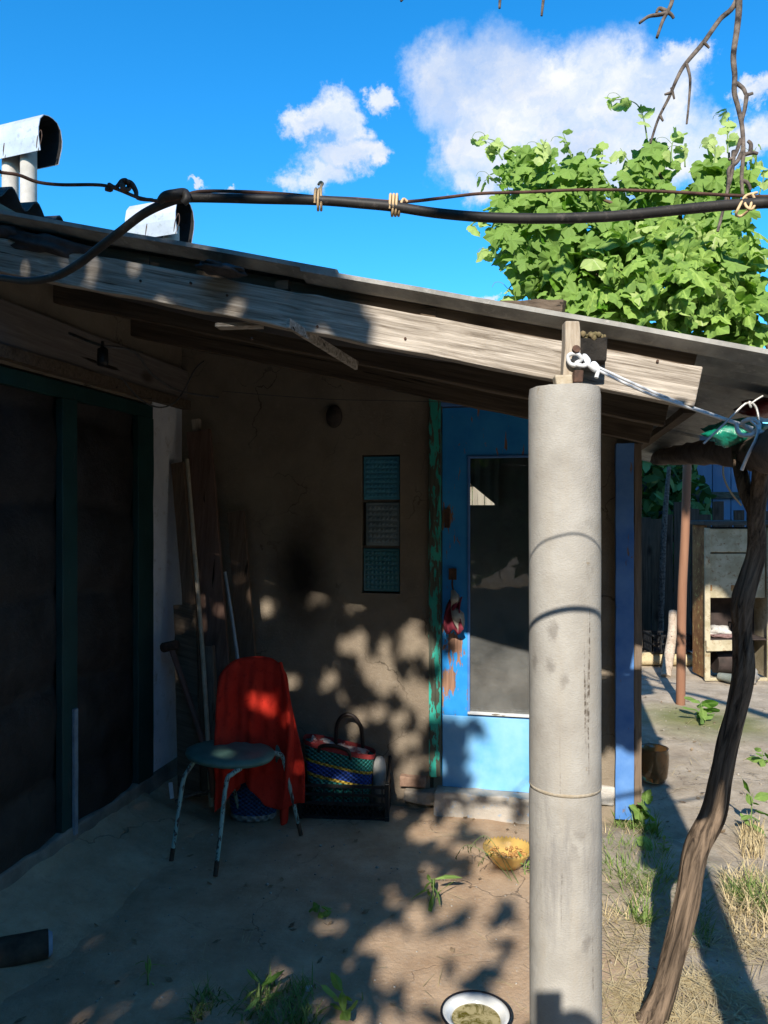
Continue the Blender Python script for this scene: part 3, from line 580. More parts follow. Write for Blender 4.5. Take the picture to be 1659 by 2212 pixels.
# chimneys
def chimney(uc, vtop, vbot, du, Y, pipes, lab):
    """bent sheet-metal cap over asbestos flues"""
    ch = MB(); sc_ = Y/F; c = P(uc, vbot, Y); W = du*sc_; H = (vbot-vtop)*sc_
    ax = Vector((0.93,-0.36,0)).normalized(); ay = Vector((0.36,0.93,0)).normalized()
    prof = [(-0.50,0.0),(-0.60,0.35),(-0.60,0.55),(-0.52,0.80),(-0.34,0.95),(-0.1,1.0),(0.12,1.0),(0.36,0.95),(0.54,0.80),(0.62,0.55),(0.60,0.35),(0.42,-0.12)]
    D = H*0.66; vs = []
    for s in (-0.5, 0.5):
        for (y, z) in prof: vs.append(c+ax*(W*s)+ay*(y*D)+EZ*(z*H))
    n = len(prof); ch.add(vs, [(i, i+1, n+i+1, n+i) for i in range(n-1)], False)
    pm = MB()
    for i, du_ in enumerate(pipes):
        q = c+ax*(du_*sc_)
        pm.tube([Vector((q.x,q.y,hz((q-O0).dot(EA))-0.1)), Vector((q.x,q.y,c.z+0.04+0.25*H))], 0.072, 20, 0)
    p = obj('chimney', pm, M['asbestos'], house, label=lab)
    obj('chimney_cap', ch, M['zinc'], p, solid=0.006)
    inner = MB(); vs = []
    for s in (-0.497, 0.497):
        for (y, z) in prof: vs.append(c+ax*(W*s)+ay*(y*D*0.975)+EZ*(z*H*0.98+H*0.008))
    inner.add(vs, [(i, i+1, n+i+1, n+i) for i in range(n-1)], False); obj('dark_lining', inner, M['cap_dark'], p)  # near-black inner copy of the cap
    for s in (-0.12, 0.44):
        w = MB()
        q = c+ax*(W*s)-ay*(D*0.52)
        w.tube([q+EZ*0.02, q-ay*0.02+EZ*H*0.3+ax*0.03, q+EZ*H*0.5+ax*0.05, q+EZ*H*0.3+ax*0.06, q+ax*0.02], 0.004, 5)
        obj('tie_wire', w, M['iron'], p)
chimney(45, 268, 350, 165, 7.0, (-30, 22), 'twin flue pipes under the left bent metal cap')
chimney(345, 440, 522, 130, 7.0, (30,), 'flue under the right bent metal cap')

# ------------------------------------------------------------------ pillar
pl = thing('pillar', 'tall pale grey asbestos pipe pillar carrying the front rafter of the roof', 'pillar', (0.504, 2.15, 0))
def pillar_mat():
    m, nt, b = newmat('asbestos_cement'); v = coords(nt); st = coords(nt, (0,0,1), 7)
    col = mixc(nt, rng(nt, noise_node(nt, v, 6, 8, 0.65), 0.35, 0.66), (0.30,0.28,0.25), (0.41,0.39,0.355))
    col = mixc(nt, rng(nt, noise_node(nt, st, 16, 6, 0.65), 0.52, 0.72, 0, 0.6), col, (0.36,0.32,0.265))
    col = mixc(nt, rng(nt, noise_node(nt, v, 16, 5, 0.7), 0.66, 0.73, 0, 0.75), col, (0.25,0.20,0.14))
    sep = nt.nodes.new('ShaderNodeSeparateXYZ'); nt.links.new(v, sep.inputs[0])
    sv = nt.nodes.new('ShaderNodeTexVoronoi'); sv.inputs['Scale'].default_value = 13; nt.links.new(coords(nt, (0,0,1), 1.5), sv.inputs['Vector'])
    spot = mathn(nt, 'MULTIPLY', rng(nt, mathn(nt, 'ADD', sv.outputs['Distance'], mathn(nt, 'MULTIPLY', noise_node(nt, v, 45, 5, 0.7), 0.5)), 0.52, 0.36), rng(nt, noise_node(nt, v, 5, 3, 0.5), 0.5, 0.62))
    col = mixc(nt, mathn(nt, 'MULTIPLY', spot, 0.5), col, (0.13,0.115,0.10))
    wv = noise_node(nt, coords(nt, (0,0,1), 26), 30, 3, 0.5); col = mixc(nt, mathn(nt, 'MULTIPLY', rng(nt, wv, 0.66, 0.70), rng(nt, noise_node(nt, v, 70, 4, 0.6), 0.4, 0.6)), col, (0.12,0.10,0.08))
    low = rng(nt, mathn(nt, 'ADD', sep.outputs['Z'], mathn(nt, 'MULTIPLY', noise_node(nt, st, 12, 5, 0.6), 0.4)), 1.03, 0.95, 0, 1)
    stain = mathn(nt, 'MULTIPLY', low, rng(nt, noise_node(nt, st, 20, 6, 0.7), 0.46, 0.66, 0, 0.8))
    hi = rng(nt, sep.outputs['Z'], 0.35, 0.6, 0, 1); stain = mathn(nt, 'MULTIPLY', stain, hi)
    col = mixc(nt, stain, col, (0.22,0.21,0.20))
    nt.links.new(col, b.inputs['Base Color']); b.inputs['Roughness'].default_value = 0.93; b.inputs['Specular IOR Level'].default_value = 0.15
    vo = nt.nodes.new('ShaderNodeTexVoronoi'); vo.inputs['Scale'].default_value = 150; nt.links.new(coords(nt, (0,0,1), 0.6), vo.inputs['Vector'])
    h = mathn(nt, 'ADD', noise_node(nt, v, 130, 6, 0.75), mathn(nt, 'MULTIPLY', vo.outputs['Distance'], 0.5)); bump(nt, b, h, 0.4, 0.0035); return m
PM = pillar_mat(); zJ = EYE-(1718-CV)/F*2.06
def pipe(z0, z1, r, seed):
    mb = MB(); n = 40; zs = [z0+(z1-z0)*i/50 for i in range(51)]; vs = []
    for i, z in enumerate(zs):
        for k in range(n):
            an = 2*math.pi*k/n; rj = r+0.0012*noise.noise(Vector((math.cos(an)*2+seed, math.sin(an)*2, z*6)))
            if i == 50: rj -= 0.003
            zz = z+(0.003*noise.noise(Vector((math.cos(an)*3, math.sin(an)*3, seed))) if i in (0, 50) else 0)
            vs.append((0.504+0.002*(1.9-z)+math.cos(an)*rj, 2.15+math.sin(an)*rj, zz))
    fs = [(i*n+k, i*n+(k+1) % n, (i+1)*n+(k+1) % n, (i+1)*n+k) for i in range(50) for k in range(n)]
    mb.add(vs, fs, True); mb.add(vs[-n:], [tuple(range(n))]); return mb
zT = EYE+(CV-829)/F*2.06
obj('upper_pipe', pipe(zJ+0.003, zT, 0.0985, 1), PM, pl); obj('lower_pipe', pipe(-0.15, zJ-0.002, 0.0985, 5), PM, pl)
mb = MB(); mb.lathe((0.506,2.15,zJ), [(0.09,-0.006),(0.0985,-0.005),(0.0992,0),(0.0985,0.004),(0.09,0.005)], 40); obj('joint', mb, surf('cement_smear', (0.34,0.28,0.20), (0.46,0.41,0.33), 30, 0.95, 90, 0.7, 0.004), pl)
tp = P(1233, 825, 2.13); mb = MB(); mb.plank(tp-EZ*0.03, tp+EZ*0.165, 0.05, 0.045, (1,0,0), 10, 0.007, 3, 0.8); obj('wood_post', mb, M['postwood'], pl, bevel=0.004)
q = P(1218, 818, 2.11); mb = MB(); mb.plank(q-Vector((0.024,0,0.012)), q+Vector((0.022,0,-0.006)), 0.04, 0.044, EZ, 5, 0.008, 2); obj('mortar_lump', mb, surf('crumbly_mortar', (0.36,0.29,0.2), (0.52,0.45,0.34), 30, 0.95, 60, 0.8, 0.006), pl, bevel=0.006)
q = P(1247, 815, 2.09); mb = MB(); mb.plank(q-Vector((0.013,0,0)), q+Vector((0.013,0,0)), 0.034, 0.03, EZ, 4, 0.005, 6); obj('iron_stub', mb, M['iron'], pl, bevel=0.004)
q = P(1239, 762, 2.10); mb = MB(); mb.tube([q+Vector((0,0.05,-0.01)), q+Vector((0,-0.025,0.004))], 0.004, 8, 0); mb.tube([q+Vector((0,-0.024,0.002)), q+Vector((0,-0.032,0.005))], 0.011, 10, 0)
obj('nail', mb, M['iron'], pl)

# ------------------------------------------------------------------ vines and leaves
def leaf_mesh(name, lobes, m, fold=0.25, droop=0.25, seed=0):
    r = random.Random(seed); half = lobes; pts = [(0.0, 0.02)]
    right = [(x*(1+r.uniform(-0.07,0.07)), y*(1+r.uniform(-0.05,0.05))) for x, y in half]
    left = [(-x*(1+r.uniform(-0.07,0.07)), y*(1+r.uniform(-0.05,0.05))) for x, y in reversed(half)]
    ring = pts+right+[(0.0,-1.0)]+left
    def z(x, y): return -fold*abs(x)*0.8-droop*max(0,-y)**2*0.5+0.10*math.sin(math.atan2(y+0.28, x)*5+seed)*math.hypot(x, y+0.28)
    vs = [Vector((x, y, z(x, y))) for x, y in ring]+[Vector((0,-0.28,z(0,-0.28)+0.04))]; c = len(vs)-1
    me = bpy.data.meshes.new(name); me.from_pydata(vs, [], [(c, i, (i+1) % c) for i in range(c)]); me.polygons.foreach_set('use_smooth', [False]*c)
    me.materials.append(m); me.update(); return me
GRAPE = [(0.10,0.17),(0.22,0.20),(0.34,0.16),(0.38,0.02),(0.30,-0.10),(0.47,-0.08),(0.56,-0.22),(0.68,-0.36),(0.53,-0.38),(0.52,-0.50),(0.40,-0.48),(0.22,-0.46),(0.34,-0.64),(0.26,-0.70),(0.22,-0.80),(0.10,-0.84)]
GRAPEB = [(0.10,0.12),(0.25,0.16),(0.38,0.08),(0.50,-0.08),(0.46,-0.20),(0.58,-0.32),(0.48,-0.44),(0.40,-0.58),(0.30,-0.64),(0.25,-0.78),(0.10,-0.90)]
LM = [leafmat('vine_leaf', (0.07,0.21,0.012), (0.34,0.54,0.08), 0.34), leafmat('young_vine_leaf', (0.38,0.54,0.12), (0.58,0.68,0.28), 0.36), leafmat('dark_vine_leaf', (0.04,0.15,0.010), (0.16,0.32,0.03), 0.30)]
LEAVES = [leaf_mesh('leaf', GRAPE, LM[0], 0.30, 0.35, 1), leaf_mesh('leaf', GRAPEB, LM[0], 0.15, 0.5, 2), leaf_mesh('leaf', GRAPE, LM[2], 0.4, 0.2, 3),
          leaf_mesh('leaf', GRAPEB, LM[1], 0.35, 0.3, 4), leaf_mesh('leaf', GRAPE, LM[0], 0.05, 0.7, 5), leaf_mesh('leaf', GRAPEB, LM[2], 0.2, 0.1, 6)]
def leaf_matrix(p, size, r, nrm=None, tip=None):
    n = Vector(nrm or (-0.15,-0.7,0.55))+Vector((r.gauss(0,0.75), r.gauss(0,0.6), r.gauss(0,0.55))); n.normalize()
    t = Vector(tip or (0,-0.1,-1))+Vector((r.gauss(0,0.55), r.gauss(0,0.4), r.gauss(0,0.35))); t = (t-n*t.dot(n)).normalized()
    y = -t; x = y.cross(n); m = Matrix((x, y, n)).transposed().to_4x4()
    return Matrix.Translation(p) @ m @ Matrix.Diagonal((size*r.uniform(0.85,1.1), size, size, 1))
def in_poly(u, v, poly):
    c = False; j = len(poly)-1
    for i in range(len(poly)):
        if (poly[i][1] > v) != (poly[j][1] > v) and u < (poly[j][0]-poly[i][0])*(v-poly[i][1])/(poly[j][1]-poly[i][1])+poly[i][0]: c = not c
        j = i
    return c
vine = thing('grape_vine', 'bright green grape vine heaped over the low end of the roof', 'grape vine', (1.5, 3.8, 2.1))
OUT = [(1062,420),(1075,360),(1110,310),(1160,318),(1230,322),(1300,345),(1345,372),(1372,330),(1395,292),(1440,318),(1470,352),(1520,345),(1570,300),(1610,350),(1660,350),(1760,330),(1900,380),(1960,560),(1920,760),(1700,800),(1560,790),(1440,740),(1300,720),(1205,700),(1165,650),(1120,600),(1085,560),(1060,500)]
rv = random.Random(11); front = []; rest = MB()
def vine_y(u, v):      # the mound bulges towards the yard in its middle
    return 3.55-0.45*math.exp(-((u-1500)/330)**2-((v-600)/200)**2)
cnt = 0
while cnt < 2300:
    u = rv.uniform(1050,1960); v = rv.uniform(285,800)
    if not in_poly(u, v, OUT): continue
    depth = rv.random()**1.6; Y = vine_y(u, v)+depth*1.0
    p = P(u, v, Y)
    if p.x > 1.95: continue
    if noise.noise(Vector((u/70, v/70, 4))) < -0.05-(v-290)/620: continue
    sxx, szz = p.x+SUN.x*(6.39-p.y)/SUN.y, p.z+SUN.z*(6.39-p.y)/SUN.y
    if 2.27 < sxx < 2.60 and szz < 1.80: continue
    aa = (p-O0).dot(EA)
    if p.z < T(aa)+0.10 and aa < AV+0.05: p.z = T(aa)+0.10+rv.random()*0.15
    cnt += 1; size = rv.choice((0.05,0.06,0.07,0.085,0.095,0.11))*(0.8 if u < 1130 else 1.0)
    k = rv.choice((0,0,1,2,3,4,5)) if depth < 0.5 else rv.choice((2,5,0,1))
    if v < 400 and rv.random() < 0.45: k = 3; size *= 0.8
    M4 = leaf_matrix(p, size, rv)
    front.append((Y+(0 if u < 1680 else 9), M4, k))
front.sort(key=lambda t: t[0])
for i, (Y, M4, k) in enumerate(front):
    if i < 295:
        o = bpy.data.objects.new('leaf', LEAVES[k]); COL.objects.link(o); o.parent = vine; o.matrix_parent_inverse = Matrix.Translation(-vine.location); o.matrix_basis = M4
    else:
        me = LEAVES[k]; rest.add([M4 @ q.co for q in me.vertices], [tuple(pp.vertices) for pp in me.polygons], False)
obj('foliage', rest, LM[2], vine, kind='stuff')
# canes carrying the leaves, shoots and tendrils at the top
canem = surf('vine_cane', (0.10,0.065,0.04), (0.2,0.14,0.09), 20, 0.8, 60, 0.4, 0.002)
shootm = surf('green_shoot', (0.14,0.22,0.07), (0.2,0.28,0.1), 20, 0.6, 60, 0.1, 0.001)
for pts, r0 in (([(1510,790),(1508,700),(1500,600),(1470,470),(1400,330)], 0.016), ([(1680,790),(1600,640),(1480,520),(1300,430),(1120,380)], 0.014), ([(1700,790),(1640,640),(1580,480),(1575,330)], 0.013), ([(1760,790),(1560,690),(1350,610),(1150,560)], 0.014), ([(1620,800),(1600,740),(1530,735),(1400,700),(1250,690)], 0.012)):
    mb = MB(); mb.tube([P(u, v, 3.65) for u, v in pts], [r0, r0*0.4], 8, 6, 0.2); obj('cane', mb, canem, vine)
for pts in ([(1398,300),(1390,255),(1375,225),(1345,215),(1318,218)], [(1572,330),(1572,290),(1574,262),(1568,235)], [(1235,340),(1225,310),(1216,288)], [(1115,330),(1085,312),(1055,300),(1020,305)], [(1330,420),(1290,360),(1262,345)], [(1080,480),(1050,480),(1020,490)], [(1640,420),(1650,380),(1645,345)], [(1400,420),(1365,360),(1340,320)], [(1480,360),(1478,330),(1472,318)], [(1180,350),(1172,322),(1180,300)], [(1290,370),(1302,335),(1296,312)], [(1450,350),(1452,312),(1462,290)], [(1540,360),(1546,325),(1538,300)], [(1620,370),(1626,335),(1634,318)], [(1090,400),(1062,385),(1045,392)], [(1095,540),(1066,552),(1050,545)], [(1120,600),(1098,625),(1092,640)], [(1085,345),(1070,322),(1060,325)]):
    Y = 3.4+rv.random()*0.3; pp = [P(u, v, Y+0.03*i) for i, (u, v) in enumerate(pts)]
    mb = MB(); mb.tube(pp, [0.004, 0.0012], 5, 6); sh = obj('shoot', mb, shootm, vine)
    lf = MB()
    for c in catmull(pp, 3)[2:]:
        M4 = leaf_matrix(c+Vector((rv.uniform(-.02,.02),0,rv.uniform(-.02,.02))), rv.uniform(0.03,0.07), rv); me = LEAVES[3]
        lf.add([M4 @ q.co for q in me.vertices], [tuple(x.vertices) for x in me.polygons], True)
    obj('young_leaf', lf, LM[1], sh, kind='stuff')
    mb = MB(); e = pp[-1]; mb.tube([pp[-2], pp[-2]+Vector((-.03,0,.03)), pp[-2]+Vector((-.06,0.01,.035)), pp[-2]+Vector((-.075,0,.01))], 0.0012, 4, 5); obj('tendril', mb, shootm, sh)

# weathered board lying on the roof below the vine
mb = MB(); mb.plank(P(1070,676,3.35), P(1215,672,3.2), 0.09, 0.05, EZ, 12, 0.016, 4); tag(obj('roof_board', mb, M['oldwood'], bevel=0.006), 'old dark board lying on the roof beside the grape vine', 'board')

# ------------------------------------------------------------------ trees behind the camera: walnut shade, and a ring added to block low sky
def leaf_cloud(n, shape, r, size, inside=None, sun_gap=None):
    mb = MB(); k = 0
    while k < n:
        p = shape(r); 
        if inside and not inside(p): continue
        k += 1; s = size*r.uniform(0.7,1.25); a = Vector((r.gauss(0,1), r.gauss(0,1), r.gauss(0,0.7)+0.4)).normalized()
        t = a.orthogonal().normalized(); t = Matrix.Rotation(r.uniform(0,6.28), 3, a) @ t; b = a.cross(t)
        mb.add([p-t*s, p-t*s*0.3+b*s*0.42, p+t*s*0.5+b*s*0.33, p+t*s, p+t*s*0.5-b*s*0.33, p-t*s*0.3-b*s*0.42], [(0,1,2,3),(0,3,4,5)], False)
    return mb
def tree(name, label, cat, base, h, rad, crowns, n, lm, size, seed, group=None, inside=None):
    t = thing(name, label, cat, base, group); r = random.Random(seed); b = Vector(base)
    top = sum((Vector(c[0]) for c in crowns), Vector())/len(crowns); mb = MB()
    mb.tube([b-EZ*0.1, b.lerp(top, 0.3)+Vector((r.uniform(-.1,.1), r.uniform(-.1,.1), 0)), b.lerp(top, 0.65), top], [rad, rad*0.75, rad*0.55, rad*0.2], 10, 5, 0.2)
    for c, q in crowns:
        mb.tube([b.lerp(top, 0.35), (b.lerp(top, 0.5)+Vector(c))/2, Vector(c)], [rad*0.5, rad*0.3, rad*0.1], 7, 5, 0.2)
    obj('trunk', mb, M['bark'], t)
    wt = [q[0]*q[1]*q[2] for c, q in crowns]
    def shape(rr):
        c, q = rr.choices(crowns, wt)[0]
        while True:
            d = Vector((rr.uniform(-1,1), rr.uniform(-1,1), rr.uniform(-1,1)))
            if d.length < 1: return Vector(c)+Vector((d.x*q[0], d.y*q[1], d.z*q[2]))
    obj('crown', leaf_cloud(n, shape, r, size, inside), lm, t, kind='stuff'); return t
TL = leafmat('tree_leaf', (0.045,0.095,0.02), (0.09,0.15,0.035), 0.25)
TD = leafmat('dark_tree_leaf', (0.03,0.065,0.018), (0.06,0.10,0.03), 0.2)
def clear_cam(p): return not (p.y > -0.6 and abs(p.x) < 1.2) and p.z > 1.9
def sunproj(p, Y=0.0):        # where the light ray through p crosses the plane y = Y
    t = (Y-p.y)/SUN.y; return (p.x+SUN.x*t, p.z+SUN.z*t)
FLECKS = []; _rf = random.Random(19)
for _ in range(900):
    fx, fz = _rf.uniform(-1.5, 0.3), _rf.uniform(0.1, 2.95)
    lim = 0.80 if 1.5 < fz < 2.45 else 0.60
    ex = (-0.36 if fz > 1.5 else 0.05)-fx
    if -0.2 < ex < lim and fz < 2.5 and _rf.random() < 0.72*(1-max(ex, 0)/lim)**1.0 and len(FLECKS) < 170: FLECKS.append((fx, fz, _rf.uniform(0.036, 0.070), _rf.uniform(0.036, 0.078)))
FLECKS += [(-1.02,1.86,0.05,0.05),(-0.98,2.2,0.05,0.05),(-1.15,2.6,0.07,0.05),(-0.85,2.62,0.08,0.06),(-0.6,2.55,0.09,0.05)]
def shade_ok(p):
    """leaves leave the sunlit part of the yard free: the crown ends along a ragged line right of the camera's left shoulder"""
    if not clear_cam(p): return False
    x, z = sunproj(p, 2.0)
    kp = ((-1,-0.02),(0.3,-0.02),(0.8,0.06),(1.4,-0.02),(1.9,-0.36),(2.35,-0.48),(2.6,-0.22),(3.5,-0.5),(9,-1.0)); edge = 0
    for (z0, e0), (z1, e1) in zip(kp, kp[1:]):
        if z0 <= z <= z1: edge = e0+(e1-e0)*(z-z0)/(z1-z0)
    edge += 0.16*noise.noise(Vector((z*2.2, 3.3, 0)))+0.10*noise.noise(Vector((z*6, 1.1, 4)))
    if x > 0.30 and z > 0.25: return False
    d = edge-x
    for (fx, fz, ra, rb) in FLECKS:
        if ((x-fx)/ra)**2+((z-fz)/rb)**2 < 1: return False
    if d < -0.75: return False
    return noise.noise(Vector((x*2.6, z*2.6, 7)))*0.45+0.55*noise.noise(Vector((x*9, z*9, 17))) < d*1.3+0.22
tree('walnut_tree', 'leafy walnut tree behind the camera that dapples the yard with shade', 'tree', (-2.7,-2.4,0), 6, 0.16,
     [((-2.6,-1.9,4.3),(1.9,1.3,1.7)), ((-1.5,-1.9,3.6),(1.5,1.1,1.4)), ((-3.4,-1.0,3.4),(1.4,1.2,1.3)), ((-1.2,-2.3,4.6),(1.1,0.9,1.3)), ((-2.3,0.6,5.0),(1.7,1.3,1.0)), ((-3.6,0.8,4.2),(1.2,1.6,1.2))], 38000, TL, 0.066, 5, inside=shade_ok)  # gaps shaped for sun flecks; last two crowns added to block overhead sky
for i, (x, y, hh, ww) in enumerate(((-8.5,-5.5,6.2,2.6),(-5.0,-7.6,6.1,2.6),(-1.6,-8.6,6.2,2.4),(1.6,-8.7,6.1,2.4),(4.8,-8.2,6.3,2.5),(7.6,-5.8,6.4,2.5),(8.6,-2.0,6.4,2.5),(-6.8,-2.2,6.0,2.4),(8.8,2.2,5.6,2.2))):  # unseen ring of trees, added to cut low sky light under the roof
    tree('sky_block_tree', 'added sky-blocking tree behind the camera '+('at the far left rear','in the left rear corner','straight behind, left of the middle','straight behind, right of the middle','at the right rear','in the right rear corner','level with the camera at right','close to the house at left','out of the picture beside the yard')[i], 'tree', (x,y,0), hh, 0.13,
         [((x,y,hh*0.50),(ww,1.3,hh*0.47)), ((x+0.6,y+0.2,hh*0.25),(ww*1.1,1.0,hh*0.25))], 4200, TD, 0.24, 20+i, group='unseen trees added to block low sky behind the camera', inside=lambda p: p.z < 6.35+0.0*p.x)

# leafless fruit tree to the right whose limb ends hang into the picture
ft = thing('fruit_tree', 'leafless fruit tree branches hanging into the sky at the top right corner', 'tree', (2.9, 0.6, 0))
mb = MB(); mb.tube([(2.9,0.6,-0.1),(2.85,0.65,1.0),(2.6,0.9,2.2),(2.0,1.3,3.15),(1.3,1.7,3.55),(0.6,1.9,3.62),(0.2,1.95,3.5)], [0.10,0.085,0.07,0.045,0.03,0.02,0.012], 10, 6, 0.2); obj('trunk', mb, M['twig'], ft)
def branch(pts, r0, r1, Y, dy=0.0, spurs=()):
    pp = [P(u, v, Y+dy*i) for i, (u, v) in enumerate(pts)]
    mb = MB(); mb.tube(pp, [r0, r1], 8, 6, 0.35); br = obj('branch', mb, M['twig'], ft)
    for sp in spurs:
        m2 = MB(); m2.tube([P(u, v, Y+dy*1.5) for u, v in sp], [r1*1.4, r1*0.9], 6, 4, 0.5); obj('spur', m2, M['twig'], br)
s_ = 1.9/F
branch([(1560,-420),(1592,-160),(1596,0),(1592,60),(1584,120),(1587,165),(1586,200),(1595,235),(1603,275),(1606,330),(1602,385),(1605,425)], 8*s_, 3.6*s_, 1.9, 0.0,
       [[(1590,180),(1605,192),(1612,205),(1626,202)],[(1612,205),(1608,235),(1602,265),(1606,300),(1600,340)],[(1600,300),(1588,335),(1574,345)],[(1602,330),(1592,350),(1575,365),(1574,390),(1568,430),(1550,500)],[(1604,335),(1625,330),(1637,332)],[(1620,332),(1622,312),(1615,304)],[(1603,390),(1615,395),(1622,410)],[(1585,325),(1582,370),(1570,420)]])
branch([(1640,-420),(1620,-120),(1590,2),(1555,42),(1520,92),(1480,140),(1462,172),(1445,212),(1422,258),(1405,310)], 7*s_, 2.6*s_, 1.9, 0.006,
       [[(1482,138),(1490,170),(1488,215),(1483,268)],[(1450,200),(1436,204)],[(1450,190),(1456,214)],[(1425,250),(1432,262)],[(1520,92),(1532,104)]])
branch([(1540,-380),(1490,-120),(1458,-20),(1448,14),(1432,45),(1419,82)], 5.5*s_, 3*s_, 1.85, 0.0, [[(1442,28),(1420,32),(1400,36),(1381,50)],[(1440,24),(1424,18),(1418,28)],[(1440,25),(1450,32),(1455,40)]])
branch([(1130,-420),(1095,-140),(1082,-20),(1079,18)], 4.5*s_, 2.6*s_, 1.85, 0.0)
branch([(1240,-420),(1190,-140),(1175,-10),(1170,34)], 4.5*s_, 2.6*s_, 1.85, 0.0)
branch([(1010,-420),(905,-140),(876,-20),(866,3)], 4.5*s_, 2.6*s_, 1.9, 0.0)

# post of the vine arbour just outside the picture; it casts the long shadow in front of the forked trunk
ap = thing('arbour_post', 'rough trunk post just right of the camera casting a long shadow', 'post', (0.78,0.72,0))
mb = MB(); mb.tube([(0.78,0.72,-0.1),(0.77,0.73,0.8),(0.79,0.72,1.6),(0.78,0.71,2.75)], [0.085,0.075,0.08,0.07], 12, 6, 0.2); obj('trunk', mb, M['bark'], ap)

def hang_ok(p):
    x, z = p.x, p.z
    return x > 0.35+0.05*noise.noise(Vector((z*7,2,2))) and z > 2.68-0.10*(x-0.35)+0.05*noise.noise(Vector((x*9,1,5))) and z < 2.86
obj('foliage', leaf_cloud(1500, lambda r: Vector((r.uniform(0.33,0.80), r.uniform(0.45,0.75), r.uniform(2.4,3.0))), random.Random(77), 0.05, hang_ok), TL, ap, kind='stuff')  # unseen leaf clump added to shade the blue corner post

# ------------------------------------------------------------------ cable, wires, cords
Yc = 1.05
def uvY(lst): return [P(u, v, Y) for u, v, Y in lst]
def single(name, mb, m, label, cat, group=None, **k): return tag(obj(name, mb, m, **k), label, cat, group)
mb = MB(); mb.tube(uvY([(-900,470,1.9),(-600,545,1.6),(-300,580,1.4),(-60,596,1.25),(0,600,1.22),(60,607,1.2),(120,597,1.18),(170,570,1.16),(215,535,1.14),(260,500,1.12),(310,462,1.1),(360,438,1.08),(400,428,1.07),(480,428,1.06),(560,430,1.05),(690,433,1.05),(780,440,1.05),(853,447,1.05),(940,460,1.05),(1040,469,1.05),(1140,472,1.05),(1240,471,1.05),(1340,466,1.05),(1440,456,1.05),(1540,446,1.05),(1620,440,1.05),(1720,438,1.05),(2100,445,1.1),(2600,420,1.2)]), [0.0052,0.0052,0.0062,0.0062,0.0065,0.0068,0.0072,0.0074,0.0078], 12, 5)
single('power_cable', mb, M['rubber'], 'thick black cable sagging across the sky and looping down at left', 'cable')
mb = MB(); mb.tube(uvY([(-1000,250,1.5),(-500,320,1.25),(-60,360,1.1),(0,372,1.1),(40,378,1.1),(80,393,1.1),(130,399,1.1),(200,399,1.1),(232,402,1.1),(262,412,1.09),(300,427,1.08),(345,434,1.07),(385,428,1.066),(430,414,1.066),(520,414,1.062),(610,419,1.06),(690,426,1.062),(770,430,1.062),(850,436,1.064),(900,434,1.09),(960,427,1.13),(1040,418,1.17),(1140,415,1.2),(1220,411,1.2),(1320,410,1.2),(1440,414,1.18),(1540,420,1.12),(1620,424,1.07),(1720,425,1.06),(2100,430,1.1),(2600,405,1.2)]), 0.0025, 8, 5)
single('support_wire', mb, M['rustwire'], 'thin rusty wire tied along the thick black cable', 'wire')
mb = MB(); mb.tube(uvY([(228,408,1.1),(240,410,1.1),(236,399,1.1),(250,405,1.09),(262,392,1.095),(272,390,1.08),(280,404,1.1),(268,410,1.08),(266,395,1.085),(282,395,1.09),(293,412,1.09),(298,428,1.08),(330,432,1.075)]), [0.003,0.0032,0.003,0.003,0.0034,0.004,0.004,0.004,0.003,0.0025], 7, 5)
single('wire_knot', mb, M['rustwire'], 'dark twisted wire knot left of where the cable bends down', 'wire')
mb = MB(); mb.tube(uvY([(345,436,1.06),(356,424,1.055),(378,420,1.05),(398,418,1.055),(404,428,1.05),(396,440,1.05)]), [0.005,0.007,0.007,0.005], 7, 5); single('tape_wrap', mb, M['rubber'], 'black tape wrap where the cable leaves the rusty wire', 'tape')
def tie(u, v, r, turns, label, tail):
    c = P(u, v, 1.055); pts = []; n = 14*turns
    for i in range(n+1):
        an = 2*math.pi*i/14-0.6; pts.append(c+Vector(((i/n-0.5)*r*turns*0.42, -math.cos(an)*r, math.sin(an)*r*1.35)))
    mb = MB(); mb.tube(pts, 0.0019, 7, 2); mb.tube([pts[-1]]+[c+Vector(t) for t in tail], 0.0019, 7, 4)
    single('wire_tie', mb, M['tie'], label, 'wire tie', 'yellow wire ties on the cable')
tie(688, 431, 0.0105, 2, 'yellow wire tie with a curled end, leftmost on the black cable', [(0.004,-0.006,0.014),(0.006,-0.004,0.020),(0.003,-0.002,0.023),(0.0,-0.003,0.019)])
tie(852, 443, 0.0105, 3, 'neat yellow wire tie of three turns around the cable above the roof', [(0.012,0.002,0.009),(0.018,0.004,0.006)])
mb = MB(); mb.tube(uvY([(1628,418,1.05),(1610,424,1.05),(1596,448,1.04),(1590,464,1.045),(1602,466,1.05),(1618,452,1.04),(1622,436,1.045),(1608,430,1.05),(1612,446,1.04),(1624,452,1.04),(1632,436,1.05),(1626,420,1.05),(1636,416,1.05)]), 0.0019, 7, 6)
single('wire_tie', mb, M['tie'], 'loose looped yellow wire tie at the right end of the cable', 'wire tie', 'yellow wire ties on the cable')

